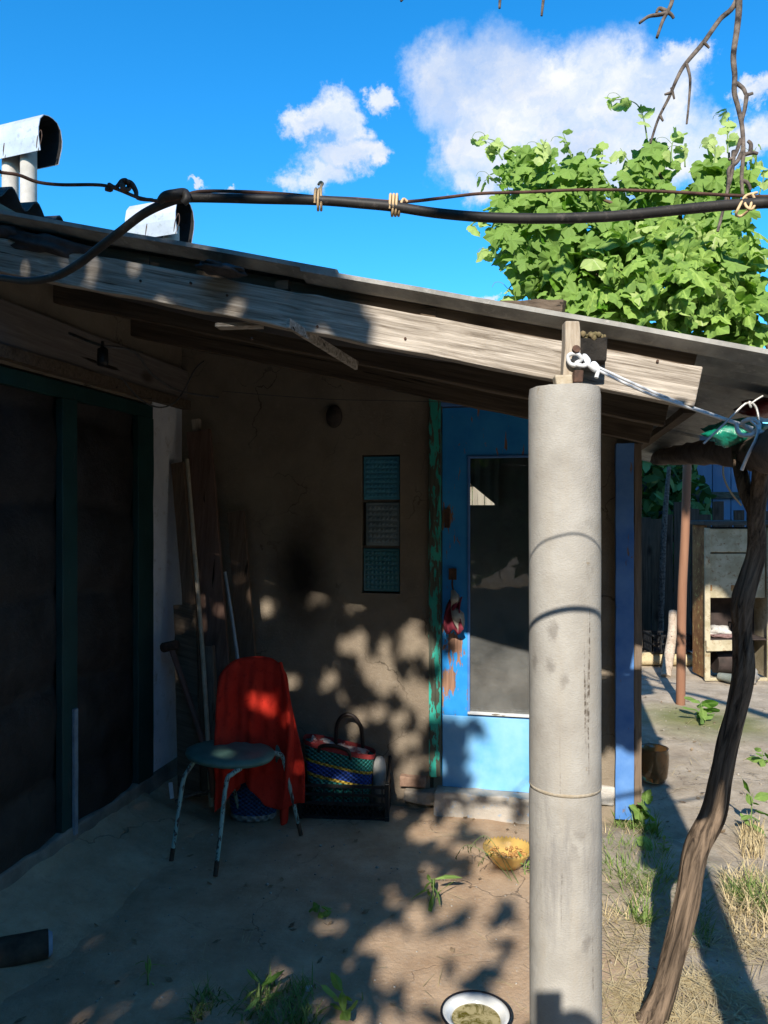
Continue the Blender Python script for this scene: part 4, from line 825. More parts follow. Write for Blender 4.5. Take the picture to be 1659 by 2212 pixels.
# white cord from the nail to the arbour log
mb = MB(); mb.tube(uvY([(1256,790,2.09),(1232,786,2.09),(1228,768,2.085),(1246,764,2.075),(1256,776,2.08),(1244,786,2.09),(1262,790,2.07),(1272,780,2.08),(1262,768,2.09),(1270,786,2.07),(1285,800,2.08),(1282,784,2.09),(1292,796,2.085),(1288,816,2.08)]), 0.0058, 8, 5)
mb.tube(uvY([(1262,778,2.085),(1300,797,2.1),(1390,838,2.15),(1480,874,2.2),(1560,902,2.24),(1625,924,2.27)]), 0.0042, 8, 5)
mb.tube(uvY([(1262,784,2.08),(1300,804,2.095),(1390,846,2.145),(1480,878,2.195),(1560,905,2.235),(1625,928,2.265)]), 0.0042, 8, 5)
mb.tube(uvY([(1590,914,2.25),(1598,938,2.22),(1625,938,2.2),(1640,918,2.22),(1622,906,2.22),(1604,914,2.24),(1625,932,2.25),(1680,935,2.25)]), 0.0065, 8, 6)
single('cord_line', mb, M['rope'], 'white plastic cord knotted to the nail and stretched to the right', 'cord')
mb = MB(); mb.tube(uvY([(1622,910,2.2),(1636,925,2.19),(1632,950,2.19),(1615,985,2.2),(1602,1016,2.21)]), [0.009,0.010,0.0115,0.0125], 8, 6, flat=0.35)
single('cord_end', mb, M['rope'], 'flat white cord end hanging down below the knot at right', 'cord')
mb = MB(); mb.tube(uvY([(1520,958,2.24),(1560,920,2.235),(1610,872,2.23),(1622,880,2.23),(1618,868,2.23),(1634,882,2.23),(1642,930,2.22)]), 0.0034, 7, 5); mb.tube(uvY([(1622,872,2.23),(1636,862,2.23),(1648,855,2.23)]), 0.0028, 7, 4)
single('steel_wire', mb, surf('bright_steel_wire', (0.5,0.48,0.45), (0.65,0.63,0.6), 30, 0.35, metal=0.4), 'thin bright wire running from the log to a loop near the red plastic', 'wire')
mb = MB(); mb.tube(uvY([(1562,1008,2.3),(1564,1032,2.29),(1578,1062,2.28),(1602,1092,2.27)]), 0.0026, 6, 5)
single('bent_wire', mb, M['tie'], 'short bent yellow wire hanging below the log at right', 'wire')
# dull wires under the roof at the left and the lamp socket
mb = MB(); mb.tube([P(150,720,3.1),P(215,745,3.0),P(290,760,3.2),P(330,810,3.6),P(390,845,3.9),P(470,858,4.2)], 0.006, 6, 6); mb.tube([P(262,815,3.5),P(300,860,3.6),P(345,880,3.7),P(385,862,3.8),P(420,800,3.9),P(440,780,4.0)], 0.004, 6, 6)
single('lamp_cable', mb, M['cord_grey'], 'loose dull cable looping under the roof in the dark corner', 'cable')
mb = MB(); q = P(222,765,3.0); mb.tube([q+EZ*0.05, q+EZ*0.02], 0.006, 8, 0); mb.lathe(q, [(0.004,0.03),(0.02,0.02),(0.022,-0.03),(0.019,-0.045),(0.001,-0.046)], 14)
single('lamp_socket', mb, surf('black_bakelite', (0.012,0.012,0.012), (0.02,0.02,0.02), 20, 0.4), 'black empty lamp socket hanging under the roof at left', 'lamp socket')
mb = MB(); mb.tube([P(480,845,3.9),P(700,862,3.85),P(940,868,3.8),P(1150,880,3.75)], 0.0016, 5, 5); single('line_wire', mb, M['cord_grey'], 'thin wire stretched in front of the door head under the roof', 'wire')

# ------------------------------------------------------------------ things leaning in the corner
def lean(name, top, foot, Yt, Yf, w, t, m, label, cat, group=None, seed=0, side=None, dz=0.0):
    a = P(top[0], top[1], Yt); b = P(foot[0], foot[1], Yf); b.z = max(b.z, 0.005+dz); mb = MB(); mb.plank(b, a, w, t, side or EA, 14, 0.004, seed)
    return single(name, mb, m, label, cat, group, bevel=0.003)
BD = 'boards leaning in the corner'
lean('board', (384,1000), (446,1716), 4.30, 4.12, 0.075, 0.03, M['board_v'], 'dark narrow board leaning in the corner, left of the pale pole', 'board', BD, 1)
lean('board', (430,930), (490,1716), 4.33, 4.10, 0.145, 0.025, wood('red_brown_board', (0.12,0.07,0.055), (0.2,0.125,0.095), (0.05,0,1), 50, 24), 'wide brown board leaning in the corner, tallest of the boards', 'board', BD, 2)
lean('board', (424,905), (432,1000), 4.36, 4.35, 0.045, 0.03, M['postwood'], 'short pale batten standing behind the tall brown board', 'board', BD, 3)
lean('board', (510,1105), (556,1716), 4.28, 4.09, 0.10, 0.022, M['board_v'], 'grey brown board leaning behind the red cardigan', 'board', BD, 4)
lean('board', (452,1395), (470,1726), 4.14, 4.02, 0.05, 0.04, wood('short_post_wood', (0.14,0.10,0.075), (0.24,0.18,0.135), (0,0,1), 60, 18), 'short square post standing beside the foot of the pale pole', 'board', BD, 5)
lean('board', (400,1305), (410,1720), 4.20, 4.10, 0.13, 0.02, M['oldwood'], 'dark low panel leaning behind the sledgehammer', 'board', BD, 6)
mb = MB(); mb.tube([P(457,1742,3.98), P(437,1400,4.06), P(404,992,4.17)], [0.0125,0.0115,0.0105], 10, 4, 0.06); single('pole', mb, surf('pale_stripped_pole', (0.36,0.30,0.22), (0.5,0.43,0.33), 16, 0.7, 60, 0.3, 0.002), 'long pale wooden pole leaning in the corner', 'pole')
mb = MB(); mb.tube([P(548,1722,4.0), P(512,1410,4.08), P(486,1235,4.13)], [0.011,0.010,0.008], 10, 3); single('pipe', mb, surf('grey_metal_tube', (0.30,0.33,0.36), (0.42,0.45,0.48), 14, 0.4, metal=0.4), 'thin grey metal pipe leaning behind the red cardigan', 'pipe')
ham = thing('sledgehammer', 'sledgehammer standing upside down on its handle against the white corner', 'hammer', P(455,1700,4.0))
mb = MB(); mb.tube([P(460,1722,3.97), P(445,1625,4.0), P(370,1400,4.09)], [0.013,0.014,0.015], 10, 3); obj('handle', mb, wood('hammer_handle', (0.15,0.075,0.06), (0.22,0.12,0.09), (-0.3,0,1), 60, 18, knots=False), ham)
hc = P(367,1396,4.09); hd = Vector((1,-0.15,0.24)).normalized(); mb = MB(); mb.tube([hc-hd*0.047, hc-hd*0.04, hc+hd*0.04, hc+hd*0.047], [0.022,0.027,0.027,0.022], 8, 0); obj('head', mb, M['iron'], ham, bevel=0.003)
mb = MB(); mb.plank(P(368,1690,3.95), P(372,1725,3.93), 0.02, 0.008, (1,0,0), 3, 0.002); single('tile_shard', mb, surf('white_shard', (0.5,0.5,0.52), (0.6,0.6,0.62), 20), 'small white shard standing at the foot of the house corner', 'shard')
mb = MB(); mb.tube([P(378,1732,3.9),P(430,1712,3.95),P(500,1706,4.0)], [0.009,0.007], 7, 4, 0.4); single('stick', mb, M['twig'], 'thin crooked stick lying in the dark corner', 'stick')

# ------------------------------------------------------------------ chair with cardigan
ch = thing('chair', 'round seated green metal chair with peeling legs and a covered backrest', 'chair', (-0.73,3.68,0))
seatm = surf('worn_green_vinyl', (0.06,0.15,0.135), (0.11,0.22,0.19), 10, 0.45, 40, 0.25, 0.003, c3=(0.10,0.17,0.15))
legm = peel('peeling_mint_paint', (0.22,0.36,0.33), (0.30,0.42,0.38), (0.09,0.06,0.05), (0,0,1), 0.55, 60, 2.5)
sc0 = P(502,1622,3.68); mb = MB(); n = 40; prof = [(0.02,0.016),(0.10,0.016),(0.165,0.010),(0.192,0.0),(0.196,-0.012),(0.188,-0.026),(0.16,-0.032),(0.02,-0.032)]; vs = []
for (r, h) in prof:
    for k in range(n):
        an = 2*math.pi*k/n; x = math.cos(an); y = math.sin(an); rr_ = r*(1+0.10*max(0,-x)**3)
        vs.append(sc0+Vector((x*rr_*1.03, y*rr_*0.97, h-0.012*x*r/0.19)))
fs = [(i*n+k, i*n+(k+1) % n, (i+1)*n+(k+1) % n, (i+1)*n+k) for i in range(len(prof)-1) for k in range(n)]+[tuple(range(n-1,-1,-1)), tuple(range((len(prof)-1)*n, len(prof)*n))]
mb.add(vs, fs, True); obj('seat', mb, seatm, ch)
for top, mid, foot in (((420,1650,3.62),(395,1690,3.58),(370,1862,3.52)), ((520,1660,3.52),(489,1690,3.47),(465,1895,3.37)), ((585,1622,3.75),(612,1640,3.77),(650,1806,3.80)), ((500,1650,3.85),(505,1700,3.93),(521,1768,3.99))):
    a, b_, c = P(*top), P(*mid), P(*foot); c.z = 0.004; a.z = sc0.z-0.03
    mb = MB(); mb.tube([a, a.lerp(b_, 0.6)+EZ*0.012, b_, b_.lerp(c, 0.5), c], [0.011,0.011,0.0105,0.010,0.009], 9, 5, 0.05); lg = obj('leg', mb, legm, ch)
    m2 = MB(); m2.tube([c+EZ*0.0, c.lerp(b_, 0.16)], [0.0105,0.011], 9, 0); obj('leg_tip', m2, M['iron'], lg)
# backrest shell
bk = P(556,1420,3.88)
def back_pt(s, t):     # s across -1..1, t down 0..1
    w = 0.145+0.022*math.sin(math.pi*min(t*1.4,1)); x = s*w
    top = 1-(abs(s)**3.2)*0.085
    return Vector((bk.x+x*0.97-0.012, bk.y+0.012-0.05*abs(s)**2+0.25*x-0.07*t, bk.z*top-0.47*t*(0.99)))
mb = MB(); ns, nt_ = 16, 14; vs = [back_pt(-1+2*i/ns, j/nt_) for j in range(nt_+1) for i in range(ns+1)]
mb.add(vs, [(j*(ns+1)+i, j*(ns+1)+i+1, (j+1)*(ns+1)+i+1, (j+1)*(ns+1)+i) for j in range(nt_) for i in range(ns)], True); obj('backrest', mb, seatm, ch, solid=0.012)
# red cardigan: cloth body over the backrest, two hanging sleeves
cd = thing('cardigan', 'red knitted cardigan hung over the back of the green chair', 'cardigan', (bk.x, bk.y, 0))
redm = surf('red_knit', (0.42,0.022,0.014), (0.56,0.035,0.02), 9, 0.95, 160, 0.6, 0.004, c3=(0.34,0.016,0.012), spec=0.1)
mb = MB(); nu, nv = 44, 40; vs = []
for j in range(nv+1):
    t = j/nv
    for i in range(nu+1):
        s = -1.06+2.12*i/nu; tt = t*(1.36+0.10*math.sin(i*0.21+0.8)); p = back_pt(max(-1,min(1,s)), 0)
        w = 0.150+0.065*min(1, tt*1.1)**1.1; x = s*w
        rim = (abs(s)**3.4)*0.07
        fold = (0.016*math.sin(s*7+1.2+0.5*math.sin(tt*3))+0.009*math.sin(s*17+tt*1.5)+0.012*noise.noise(Vector((s*4, tt*5, 2)))+0.006*noise.noise(Vector((s*11, tt*9, 6))))*min(1, 0.25+tt*1.3)
        y = bk.y-0.030-0.05*abs(s)**2*0.6+0.22*x-0.10*tt*(0.75 if tt < 1.1 else 0.65)-fold-0.02*math.sin(math.pi*min(1,tt*2))
        z = bk.z+0.008-rim-0.47*tt*(1+0.07*math.sin(s*2.3+0.7))
        if s < 0: x *= 1-0.30*min(1,tt)
        if s > 0.55: x += 0.03*min(1,tt)*(s-0.55)/0.45
        vs.append(Vector((bk.x-0.012+x, y, z)))
body = list(range(len(vs)))
mb.add(vs, [(j*(nu+1)+i, j*(nu+1)+i+1, (j+1)*(nu+1)+i+1, (j+1)*(nu+1)+i) for j in range(nv) for i in range(nu)], True)
back = []      # the part that falls behind the backrest
for j in range(15):
    t = j/14
    for i in range(nu+1):
        s = -1.06+2.12*i/nu; x = s*(0.150+0.03*t); rim = (abs(s)**3.4)*0.07
        back.append(Vector((bk.x-0.012+x, bk.y-0.030+0.065*min(1,t*6)-0.03*abs(s)**2+0.22*x+0.02*t, bk.z+0.008-rim+0.012*math.sin(min(1,t*6)*math.pi)-0.5*t)))
mb.add(back, [(j*(nu+1)+i+1, j*(nu+1)+i, (j+1)*(nu+1)+i, (j+1)*(nu+1)+i+1) for j in range(14) for i in range(nu)], True)
obj('body', mb, redm, cd, solid=0.006)
def sleeve(pts, radii):
    mb = MB(); mb.tube(pts, radii, 14, 6, 0.45, flat=0.5); e = pts[-1]; obj('sleeve', mb, redm, cd)
sleeve([P(604,1432,3.87),P(618,1500,3.82),P(626,1580,3.80),P(624,1660,3.80),P(616,1730,3.82),P(614,1771,3.84)], [0.022,0.034,0.044,0.046,0.044,0.042])
sleeve([P(504,1445,3.83),P(496,1520,3.80),P(496,1580,3.80),P(508,1640,3.86),P(514,1702,3.90)], [0.03,0.045,0.045,0.035,0.026])

# blue woven basket under the chair
def woven(name, c1, c2, w=0.011):
    m, nt, b = newmat(name); v = coords(nt); sep = nt.nodes.new('ShaderNodeSeparateXYZ'); nt.links.new(v, sep.inputs[0])
    zz = mathn(nt, 'MULTIPLY', sep.outputs['Z'], math.pi/w); xx = mathn(nt, 'MULTIPLY', mathn(nt, 'ADD', sep.outputs['X'], mathn(nt, 'MULTIPLY', sep.outputs['Y'], 0.6)), math.pi/(w*1.25))
    pat = mathn(nt, 'MULTIPLY', mathn(nt, 'SINE', zz), mathn(nt, 'SINE', xx)); f = rng(nt, pat, -0.45, 0.25)
    nt.links.new(mixc(nt, f, c2, c1), b.inputs['Base Color']); b.inputs['Roughness'].default_value = 0.4; b.inputs['Specular IOR Level'].default_value = 0.45
    bump(nt, b, pat, 0.8, 0.006); return m
bb = thing('basket', 'blue woven plastic basket with a white base band under the chair', 'basket', P(545,1745,4.05))
c = P(548,1740,4.02); c.z = 0
mb = MB(); mb.lathe(c, [(0.118,0.035),(0.128,0.12),(0.132,0.21),(0.126,0.21),(0.115,0.04)], 32, 1.0, 0.62); obj('body', mb, woven('blue_weave', (0.02,0.11,0.32), (0.008,0.03,0.10)), bb)
mb = MB(); mb.lathe(c, [(0.001,0.004),(0.112,0.004),(0.121,0.018),(0.119,0.037),(0.113,0.038)], 32, 1.0, 0.62); obj('base_band', mb, woven('white_weave', (0.40,0.40,0.40), (0.2,0.2,0.2), 0.018), bb)

# black plastic crate with striped bag in it
cr = thing('crate', 'black plastic lattice crate on the ground holding the striped bag', 'crate', P(742,1766,4.0))
c0 = P(648,1766,4.02); c1 = P(836,1762,3.98); c0.z = c1.z = 0; cx = (c1-c0).normalized(); cyv = Vector((-cx.y, cx.x, 0)); CW = (c1-c0).length; CD = 0.24; CH = 0.185
blk = surf('black_crate_plastic', (0.010,0.011,0.013), (0.02,0.021,0.024), 12, 0.45, 60, 0.1, 0.001, spec=0.4)
def lattice(p, ux, W, H, nm):
    mb = MB(); nrm = ux.cross(EZ)
    for z in (0.01, H*0.45, H*0.70, H-0.012): mb.box(p+ux*W/2+EZ*z, ux, nrm, EZ, W, 0.010, 0.014)
    k = int(W/0.026)
    for i in range(-2, k+1):
        for sg in (1, -1):
            x0 = i*0.026; x1 = x0+0.055
            if sg < 0: x0, x1 = x1, x0
            if min(x0, x1) < 0 or max(x0, x1) > W: continue
            mb.tube([p+ux*x0+EZ*0.012+nrm*0.002*sg, p+ux*x1+EZ*H*0.44+nrm*0.002*sg], 0.0028, 4, 0)
    for i in range(9): mb.box(p+ux*(W*(i+0.5)/9)+EZ*(H*0.72), ux, nrm, EZ, 0.007, 0.006, H*0.54)
    obj(nm, mb, blk, cr)
lattice(c0, cx, CW, CH, 'front_panel'); lattice(c0+cyv*CD, cx, CW, CH, 'back_panel'); lattice(c0, cyv, CD, CH, 'side_panel'); lattice(c1, cyv, CD, CH, 'side_panel')
for p, h in ((c0, CH+0.01), (c1, CH+0.01), (c0+cyv*CD, 0.30), (c1+cyv*CD, 0.30)):
    mb = MB(); mb.box(p+EZ*(h/2), cx, cyv, EZ, 0.024, 0.024, h); obj('corner_post', mb, blk, cr, bevel=0.003)
mb = MB(); mb.box(c0+cx*CW/2+cyv*CD/2+EZ*0.012, cx, cyv, EZ, CW-0.03, CD-0.03, 0.008); obj('floor_panel', mb, blk, cr)
mb = MB(); mb.tube([c1+EZ*CH, c1+cyv*CD*0.5+EZ*(CH+0.03), c1+cyv*CD+EZ*0.29], 0.008, 6, 4); obj('side_rim', mb, blk, cr)
bg_ = thing('bag', 'striped teal blue and yellow woven tote bag standing in the black crate', 'bag', P(735,1690,4.1))
bc = c0+cx*CW*0.42+cyv*0.115; bc.z = 0.045; tilt = -0.20
teal = woven('teal_weave', (0.02,0.22,0.19), (0.006,0.07,0.065)); bluew = woven('royal_blue_weave', (0.02,0.07,0.36), (0.008,0.025,0.12)); yel = woven('yellow_weave', (0.60,0.42,0.05), (0.25,0.16,0.02))
def band(z0, z1, m, off=0.0, nm='band'):
    mb = MB(); n = 40; ks = max(2, int((z1-z0)/0.02)+1); vs = []
    for j in range(ks+1):
        z = z0+(z1-z0)*j/ks; g = 0.162+0.09*z; 
        for k in range(n):
            an = 2*math.pi*k/n; e = 3.2; cxs = math.copysign(abs(math.cos(an))**(2/e), math.cos(an)); sns = math.copysign(abs(math.sin(an))**(2/e), math.sin(an))
            x = cxs*(g+off); y = sns*(0.078+off); zz = z+tilt*x*min(1, z/0.15)
            vs.append(bc+cx*x+cyv*y+EZ*zz)
    mb.add(vs, [(j*n+k, j*n+(k+1) % n, (j+1)*n+(k+1) % n, (j+1)*n+k) for j in range(ks) for k in range(n)], True); return obj(nm, mb, m, bg_)
band(0.01,0.135,teal,nm='lower_panel'); band(0.135,0.15,yel,0.002,'yellow_stripe'); band(0.15,0.205,bluew,nm='blue_panel'); band(0.205,0.22,yel,0.002,'yellow_stripe'); band(0.22,0.29,teal,nm='upper_panel')
band(0.287,0.312,surf('red_bag_trim', (0.24,0.025,0.03), (0.36,0.05,0.045), 30, 0.7),0.004,'rim')
mb = MB(); vs = []; n = 16
for j in range(n+1):
    for i in range(n+1):
        x = -0.155+0.31*i/n; y = -0.065+0.13*j/n; vs.append(bc+cx*x+cyv*y+EZ*(0.300+tilt*x+0.022*noise.noise(Vector((x*22,y*22,3)))))
mb.add(vs, [(j*(n+1)+i, j*(n+1)+i+1, (j+1)*(n+1)+i+1, (j+1)*(n+1)+i) for j in range(n) for i in range(n)], True)
obj('cloth', mb, surf('red_white_cloth', (0.30,0.05,0.05), (0.50,0.44,0.42), 16, 0.9, 60, 0.3, 0.004, lo=0.45, hi=0.55), bg_)
for y, up, x0, x1 in ((0.06, 0.20, -0.03, 0.12), (-0.07, 0.055, -0.10, 0.07)):
    hp = [bc+cx*(x0+(x1-x0)*(0.5-0.5*math.cos(math.pi*t)))+cyv*(y-0.02*math.sin(math.pi*t))+EZ*(0.27+tilt*x0*(1-t)+tilt*x1*t+up*math.sin(math.pi*t)**0.6) for t in [i/8 for i in range(9)]]
    mb = MB(); mb.tube(hp, 0.0105, 9, 3); obj('handle', mb, surf('dark_handle', (0.018,0.013,0.012), (0.035,0.025,0.022), 20, 0.5), bg_)
mb = MB(); pp_ = c1-cx*0.05+cyv*0.12; mb.lathe(Vector((pp_.x,pp_.y,0.02)), [(0.001,0),(0.036,0.0),(0.036,0.22),(0.028,0.26),(0.014,0.275),(0.001,0.275)], 18); single('bottle', mb, surf('milky_bottle', (0.22,0.22,0.22), (0.32,0.32,0.31), 9, 0.5), 'greyish plastic bottle standing in the crate beside the striped bag', 'bottle')

# ------------------------------------------------------------------ on the door: red cloth and bag on the handle
def door_pt(u, v, b): a, z = RB(u, v, b); return B(a, b, z)
mb = MB(); vs = []; n = 10
for j in range(n+1):
    for i in range(n+1):
        t = j/n; u = 952+(20-30*t*(1-t))*1.0+ (i/n)*(26+14*t)-10*t; v = 1295+70*t+6*math.sin(i*1.1); vs.append(door_pt(u, v, -0.05-0.02*math.sin(i*1.3+t*2)-0.02*t))
mb.add(vs, [(j*(n+1)+i, j*(n+1)+i+1, (j+1)*(n+1)+i+1, (j+1)*(n+1)+i) for j in range(n) for i in range(n)], True)
single('rag', mb, surf('wine_red_cloth', (0.14,0.02,0.035), (0.22,0.03,0.05), 14, 0.9, 60, 0.4, 0.004), 'wine red rag hanging on the blue door beside a clear bag', 'rag', solid=0.006)
mb = MB(); pr = [door_pt(978,1275,-0.035),door_pt(984,1293,-0.06),door_pt(980,1310,-0.05),door_pt(988,1330,-0.065),door_pt(994,1352,-0.05),door_pt(992,1368,-0.045)]
mb.tube(pr, [0.010,0.032,0.015,0.038,0.026,0.008], 14, 6, 0.5, flat=0.55); single('plastic_bag', mb, surf('cloudy_plastic', (0.35,0.32,0.27), (0.46,0.42,0.36), 12, 0.35, 40, 0.5, 0.006), 'knotted cloudy plastic bag hanging from the blue door hasp', 'bag')

# ------------------------------------------------------------------ yard to the right
log = MB(); log.tube([Vector((0.66,0.9,1.70)), Vector((0.90,1.5,1.74)), P(1659,975,2.28), P(1560,972,2.85)-EZ*0.005, P(1500,975,3.5)-EZ*0.01, P(1445,985,4.5), P(1420,990,5.2)], [0.062,0.062,0.058,0.05,0.05,0.045], 14, 6, 0.28)
single('arbour_log', log, surf('grey_brown_log', (0.06,0.045,0.037), (0.14,0.105,0.085), 14, 0.9, 50, 0.7, 0.006), 'thick grey log lying under the low eave at right', 'log')
ft2 = thing('vine_trunk', 'twisted dark vine trunk leaning to the right in front of the yard', 'trunk', G(1425,2190))
pts = [(1404,2215,2.40,50),(1414,2195,2.40,43),(1440,2120,2.41,36),(1482,1950,2.43,38),(1505,1840,2.44,38),(1543,1760,2.44,37),(1556,1680,2.44,34),(1570,1610,2.44,35),(1592,1530,2.43,34),(1607,1450,2.42,32),(1604,1370,2.42,28),(1606,1290,2.41,34),(1634,1200,2.40,29),(1634,1120,2.38,26),(1640,1050,2.36,26),(1648,985,2.33,26)]
mb = MB(); mb.tube([P(u, v, Y) for u, v, Y, r in pts], [r*2.42/F*0.62 for u, v, Y, r in pts], 30, 9, 0.34); obj('trunk', mb, M['bark'], ft2)
mb = MB(); mb.tube([P(1634,1110,2.38), P(1612,1060,2.40), P(1596,1000,2.45), P(1590,965,2.5)], [0.026,0.021,0.018,0.016], 16, 6, 0.3); obj('fork', mb, M['bark'], ft2)
def crumple(c, sx, sy, sz, seed, amp=0.35, n=26):
    mb = MB(); prof = []; vs = []
    for j in range(n//2+1):
        th_ = math.pi*j/(n//2)
        for k in range(n):
            an = 2*math.pi*k/n; d = Vector((math.sin(th_)*math.cos(an), math.sin(th_)*math.sin(an), math.cos(th_)))
            r = 1+amp*noise.noise(d*1.9+Vector((seed,0,0)))+amp*0.6*abs(noise.noise(d*4.5+Vector((0,seed,0))))
            vs.append(Vector(c)+Vector((d.x*sx*r, d.y*sy*r, d.z*sz*r)))
    mb.add(vs, [(j*n+k, j*n+(k+1) % n, (j+1)*n+(k+1) % n, (j+1)*n+k) for j in range(n//2) for k in range(n)], True); return mb
gp = surf('glossy_green_plastic', (0.005,0.17,0.11), (0.012,0.25,0.17), 12, 0.12, 26, 0.6, 0.012, spec=0.8)
single('plastic_sack', crumple(P(1590,934,2.42), 0.10, 0.05, 0.036, 3, 0.5), gp, 'crumpled shiny green plastic sack stuffed above the log at right', 'sack')
single('canister', crumple(P(1665,880,2.50), 0.10, 0.06, 0.03, 9, 0.25), surf('dark_red_plastic', (0.11,0.008,0.008), (0.17,0.014,0.012), 10, 0.3), 'dark red plastic canister tucked under the roof at the right edge', 'canister')

# fence of weathered boards
FX0, FX1, FY = 1.7, 6.2, 8.6
fence = thing('board_fence', 'dark weathered board fence closing the yard behind the cupboard', 'fence', (3.5, FY, 0)); r = random.Random(4); x = FX0; fm = [wood('fence_board_%d' % i, (0.035,0.028,0.022), (0.085+0.02*i,0.066+0.015*i,0.05+0.01*i), (0,0,1), 40, 18) for i in range(3)]
for z in (0.45, 1.3):
    mb = MB(); mb.plank((FX0,FY+0.045,z), (FX1,FY+0.045,z), 0.08, 0.04, EZ, 10, 0.004); obj('rail', mb, fm[0], fence)
while x < FX1:
    w = r.uniform(0.085,0.13); h = r.uniform(1.50,1.72); mb = MB(); mb.plank((x+w/2,FY+r.uniform(-.006,.006),0.01), (x+w/2+r.uniform(-.02,.02),FY,h), w, 0.022, (1,0,0), 5, 0.004, x); obj('plank', mb, r.choice(fm), fence); x += w+r.uniform(0.004,0.018)
for px_, h in ((2.55,2.3),(3.05,2.1)):
    mb = MB(); mb.tube([(px_,FY-0.09,-0.05),(px_+0.04,FY-0.1,h*0.6),(px_+0.10,FY-0.1,h)], [0.035,0.03,0.022], 8, 5, 0.3); obj('post', mb, M['twig'], fence)
# neighbour's pale blue shed behind the fence
ns_ = thing('neighbour_shed', 'pale blue boarded shed standing behind the fence', 'shed', (5.4, 10.2, 0)); nbm = surf('pale_blue_boards', (0.13,0.18,0.29), (0.19,0.25,0.37), 5, 0.8, 40, 0.3, 0.004, direction=(0,0,1))
mb = MB(); mb.wbox(3.3,7.6,10.0,12.5,0,2.75); obj('wall', mb, surf('shed_core', (0.2,0.25,0.36), (0.25,0.3,0.42)), ns_)
for i in range(18):
    mb = MB(); x0 = 3.3+i*0.24; mb.wbox(x0+0.004,x0+0.234,9.97,10.0,0.02,2.7); obj('board', mb, nbm, ns_, bevel=0.004)
mb = MB(); mb.wbox(3.28,7.62,9.935,9.965,1.78,1.86); mb2 = MB(); obj('batten', mb, M['oldwood'], ns_)
mb = MB(); mb.hexa([(3.0,9.6,2.72),(7.9,9.6,2.72),(7.9,12.8,3.2),(3.0,12.8,3.2),(3.0,9.6,2.8),(7.9,9.6,2.8),(7.9,12.8,3.28),(3.0,12.8,3.28)]); obj('roof', mb, M['slate'], ns_)
# sunlit fence behind the shed, seen through its rear window
rf = thing('plank_fence', 'bright sunlit plank fence seen through the glass of the blue door', 'fence', B(2.2,4.4,0)); a = 0.6; r = random.Random(8)
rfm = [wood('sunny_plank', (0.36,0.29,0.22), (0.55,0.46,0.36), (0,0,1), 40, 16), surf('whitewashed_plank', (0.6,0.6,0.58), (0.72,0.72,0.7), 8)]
while a < 2.75:
    w = r.uniform(0.12,0.17); mb = MB(); mb.plank(B(a+w/2,4.4,0.0), B(a+w/2,4.4,2.3+r.uniform(-.05,.05)), w, 0.025, EA, 6, 0.003, a); obj('plank', mb, rfm[0 if r.random() < 0.7 else 1], rf); a += w+0.008
mb = MB(); mb.plank(B(0.6,4.36,1.93), B(2.85,4.36,1.93), 0.05, 0.03, EZ, 8, 0.003); obj('rail', mb, rfm[0], rf)

# trees beyond the fence
for i, (x, y, h) in enumerate(((2.9,9.7,2.9),(1.2,13.0,3.6),(8.5,11.0,4.6))):
    tree('bush_tree', ('dark bushy tree rising just behind the board fence','dark tree far behind the shed','tall tree beyond the pale blue shed')[i], 'tree', (x,y,0), h, 0.08, [((x,y,h*0.62),(1.1,0.8,h*0.38)), ((x+0.5,y+0.2,h*0.5),(0.9,0.7,h*0.3))], 2600, TD, 0.10, 40+i, 'trees beyond the fence')
# unseen crown added to the right and above the camera: shades the fence and the upper half of everything in the yard
def high_ok(p):
    x, z = sunproj(p, 2.0)
    e = 4.60-0.45*max(0, x-1.4)+0.12*noise.noise(Vector((x*2.2, 5, 0)))
    return x > 0.75+0.2*noise.noise(Vector((z*2, 8, 1))) and z > e and p.z > 4.6
tree('added_shade_tree', 'tall leafy tree added beside the camera to shade the back of the yard', 'tree', (5.6,0.8,0), 8, 0.18, [((2.6,0.9,6.0),(2.3,1.0,1.3)), ((4.2,1.0,6.2),(1.8,1.2,1.9)), ((1.6,0.7,6.4),(1.1,0.8,1.1)), ((2.6,1.0,7.6),(2.2,1.0,1.1))], 22000, TL, 0.10, 33, inside=high_ok)

# rusty pole in the yard
mb = MB(); b0 = G(1470,1522); mb.tube([b0-EZ*0.1, P(1473,1300,6.40), P(1480,1150,6.38), P(1487,930,6.36)], [0.038,0.037,0.035,0.034], 14, 5, 0.05)
single('wooden_pole', mb, surf('red_brown_pole', (0.19,0.085,0.05), (0.30,0.155,0.095), 7, 0.8, 50, 0.4, 0.004, direction=(0,0,1)), 'straight red brown pole standing in the yard under the arbour', 'pole')

# old enamel cupboard / cooker body
Yk = 7.3
cb = thing('cupboard', 'old cream enamel kitchen cupboard without doors, rusty on its side', 'cupboard', (3.3, Yk, 0))
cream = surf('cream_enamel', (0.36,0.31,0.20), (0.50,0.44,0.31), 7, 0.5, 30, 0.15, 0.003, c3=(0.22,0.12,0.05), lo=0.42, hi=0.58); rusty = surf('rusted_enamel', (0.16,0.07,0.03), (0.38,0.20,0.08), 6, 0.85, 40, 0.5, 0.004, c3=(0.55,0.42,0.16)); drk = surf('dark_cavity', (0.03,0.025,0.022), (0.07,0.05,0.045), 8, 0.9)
kx0 = (1523-CU)/F*Yk; kx1 = kx0+0.62; kz = lambda v: EYE-(v-CV)/F*Yk; D = 0.30
mb = MB(); mb.wbox(kx0,kx0+0.02,Yk,Yk+D,0.02,kz(1135)); obj('side_panel', mb, rusty, cb, bevel=0.004)
mb = MB(); mb.wbox(kx1-0.02,kx1,Yk,Yk+D,0.02,kz(1135)); obj('side_panel', mb, cream, cb, bevel=0.004)
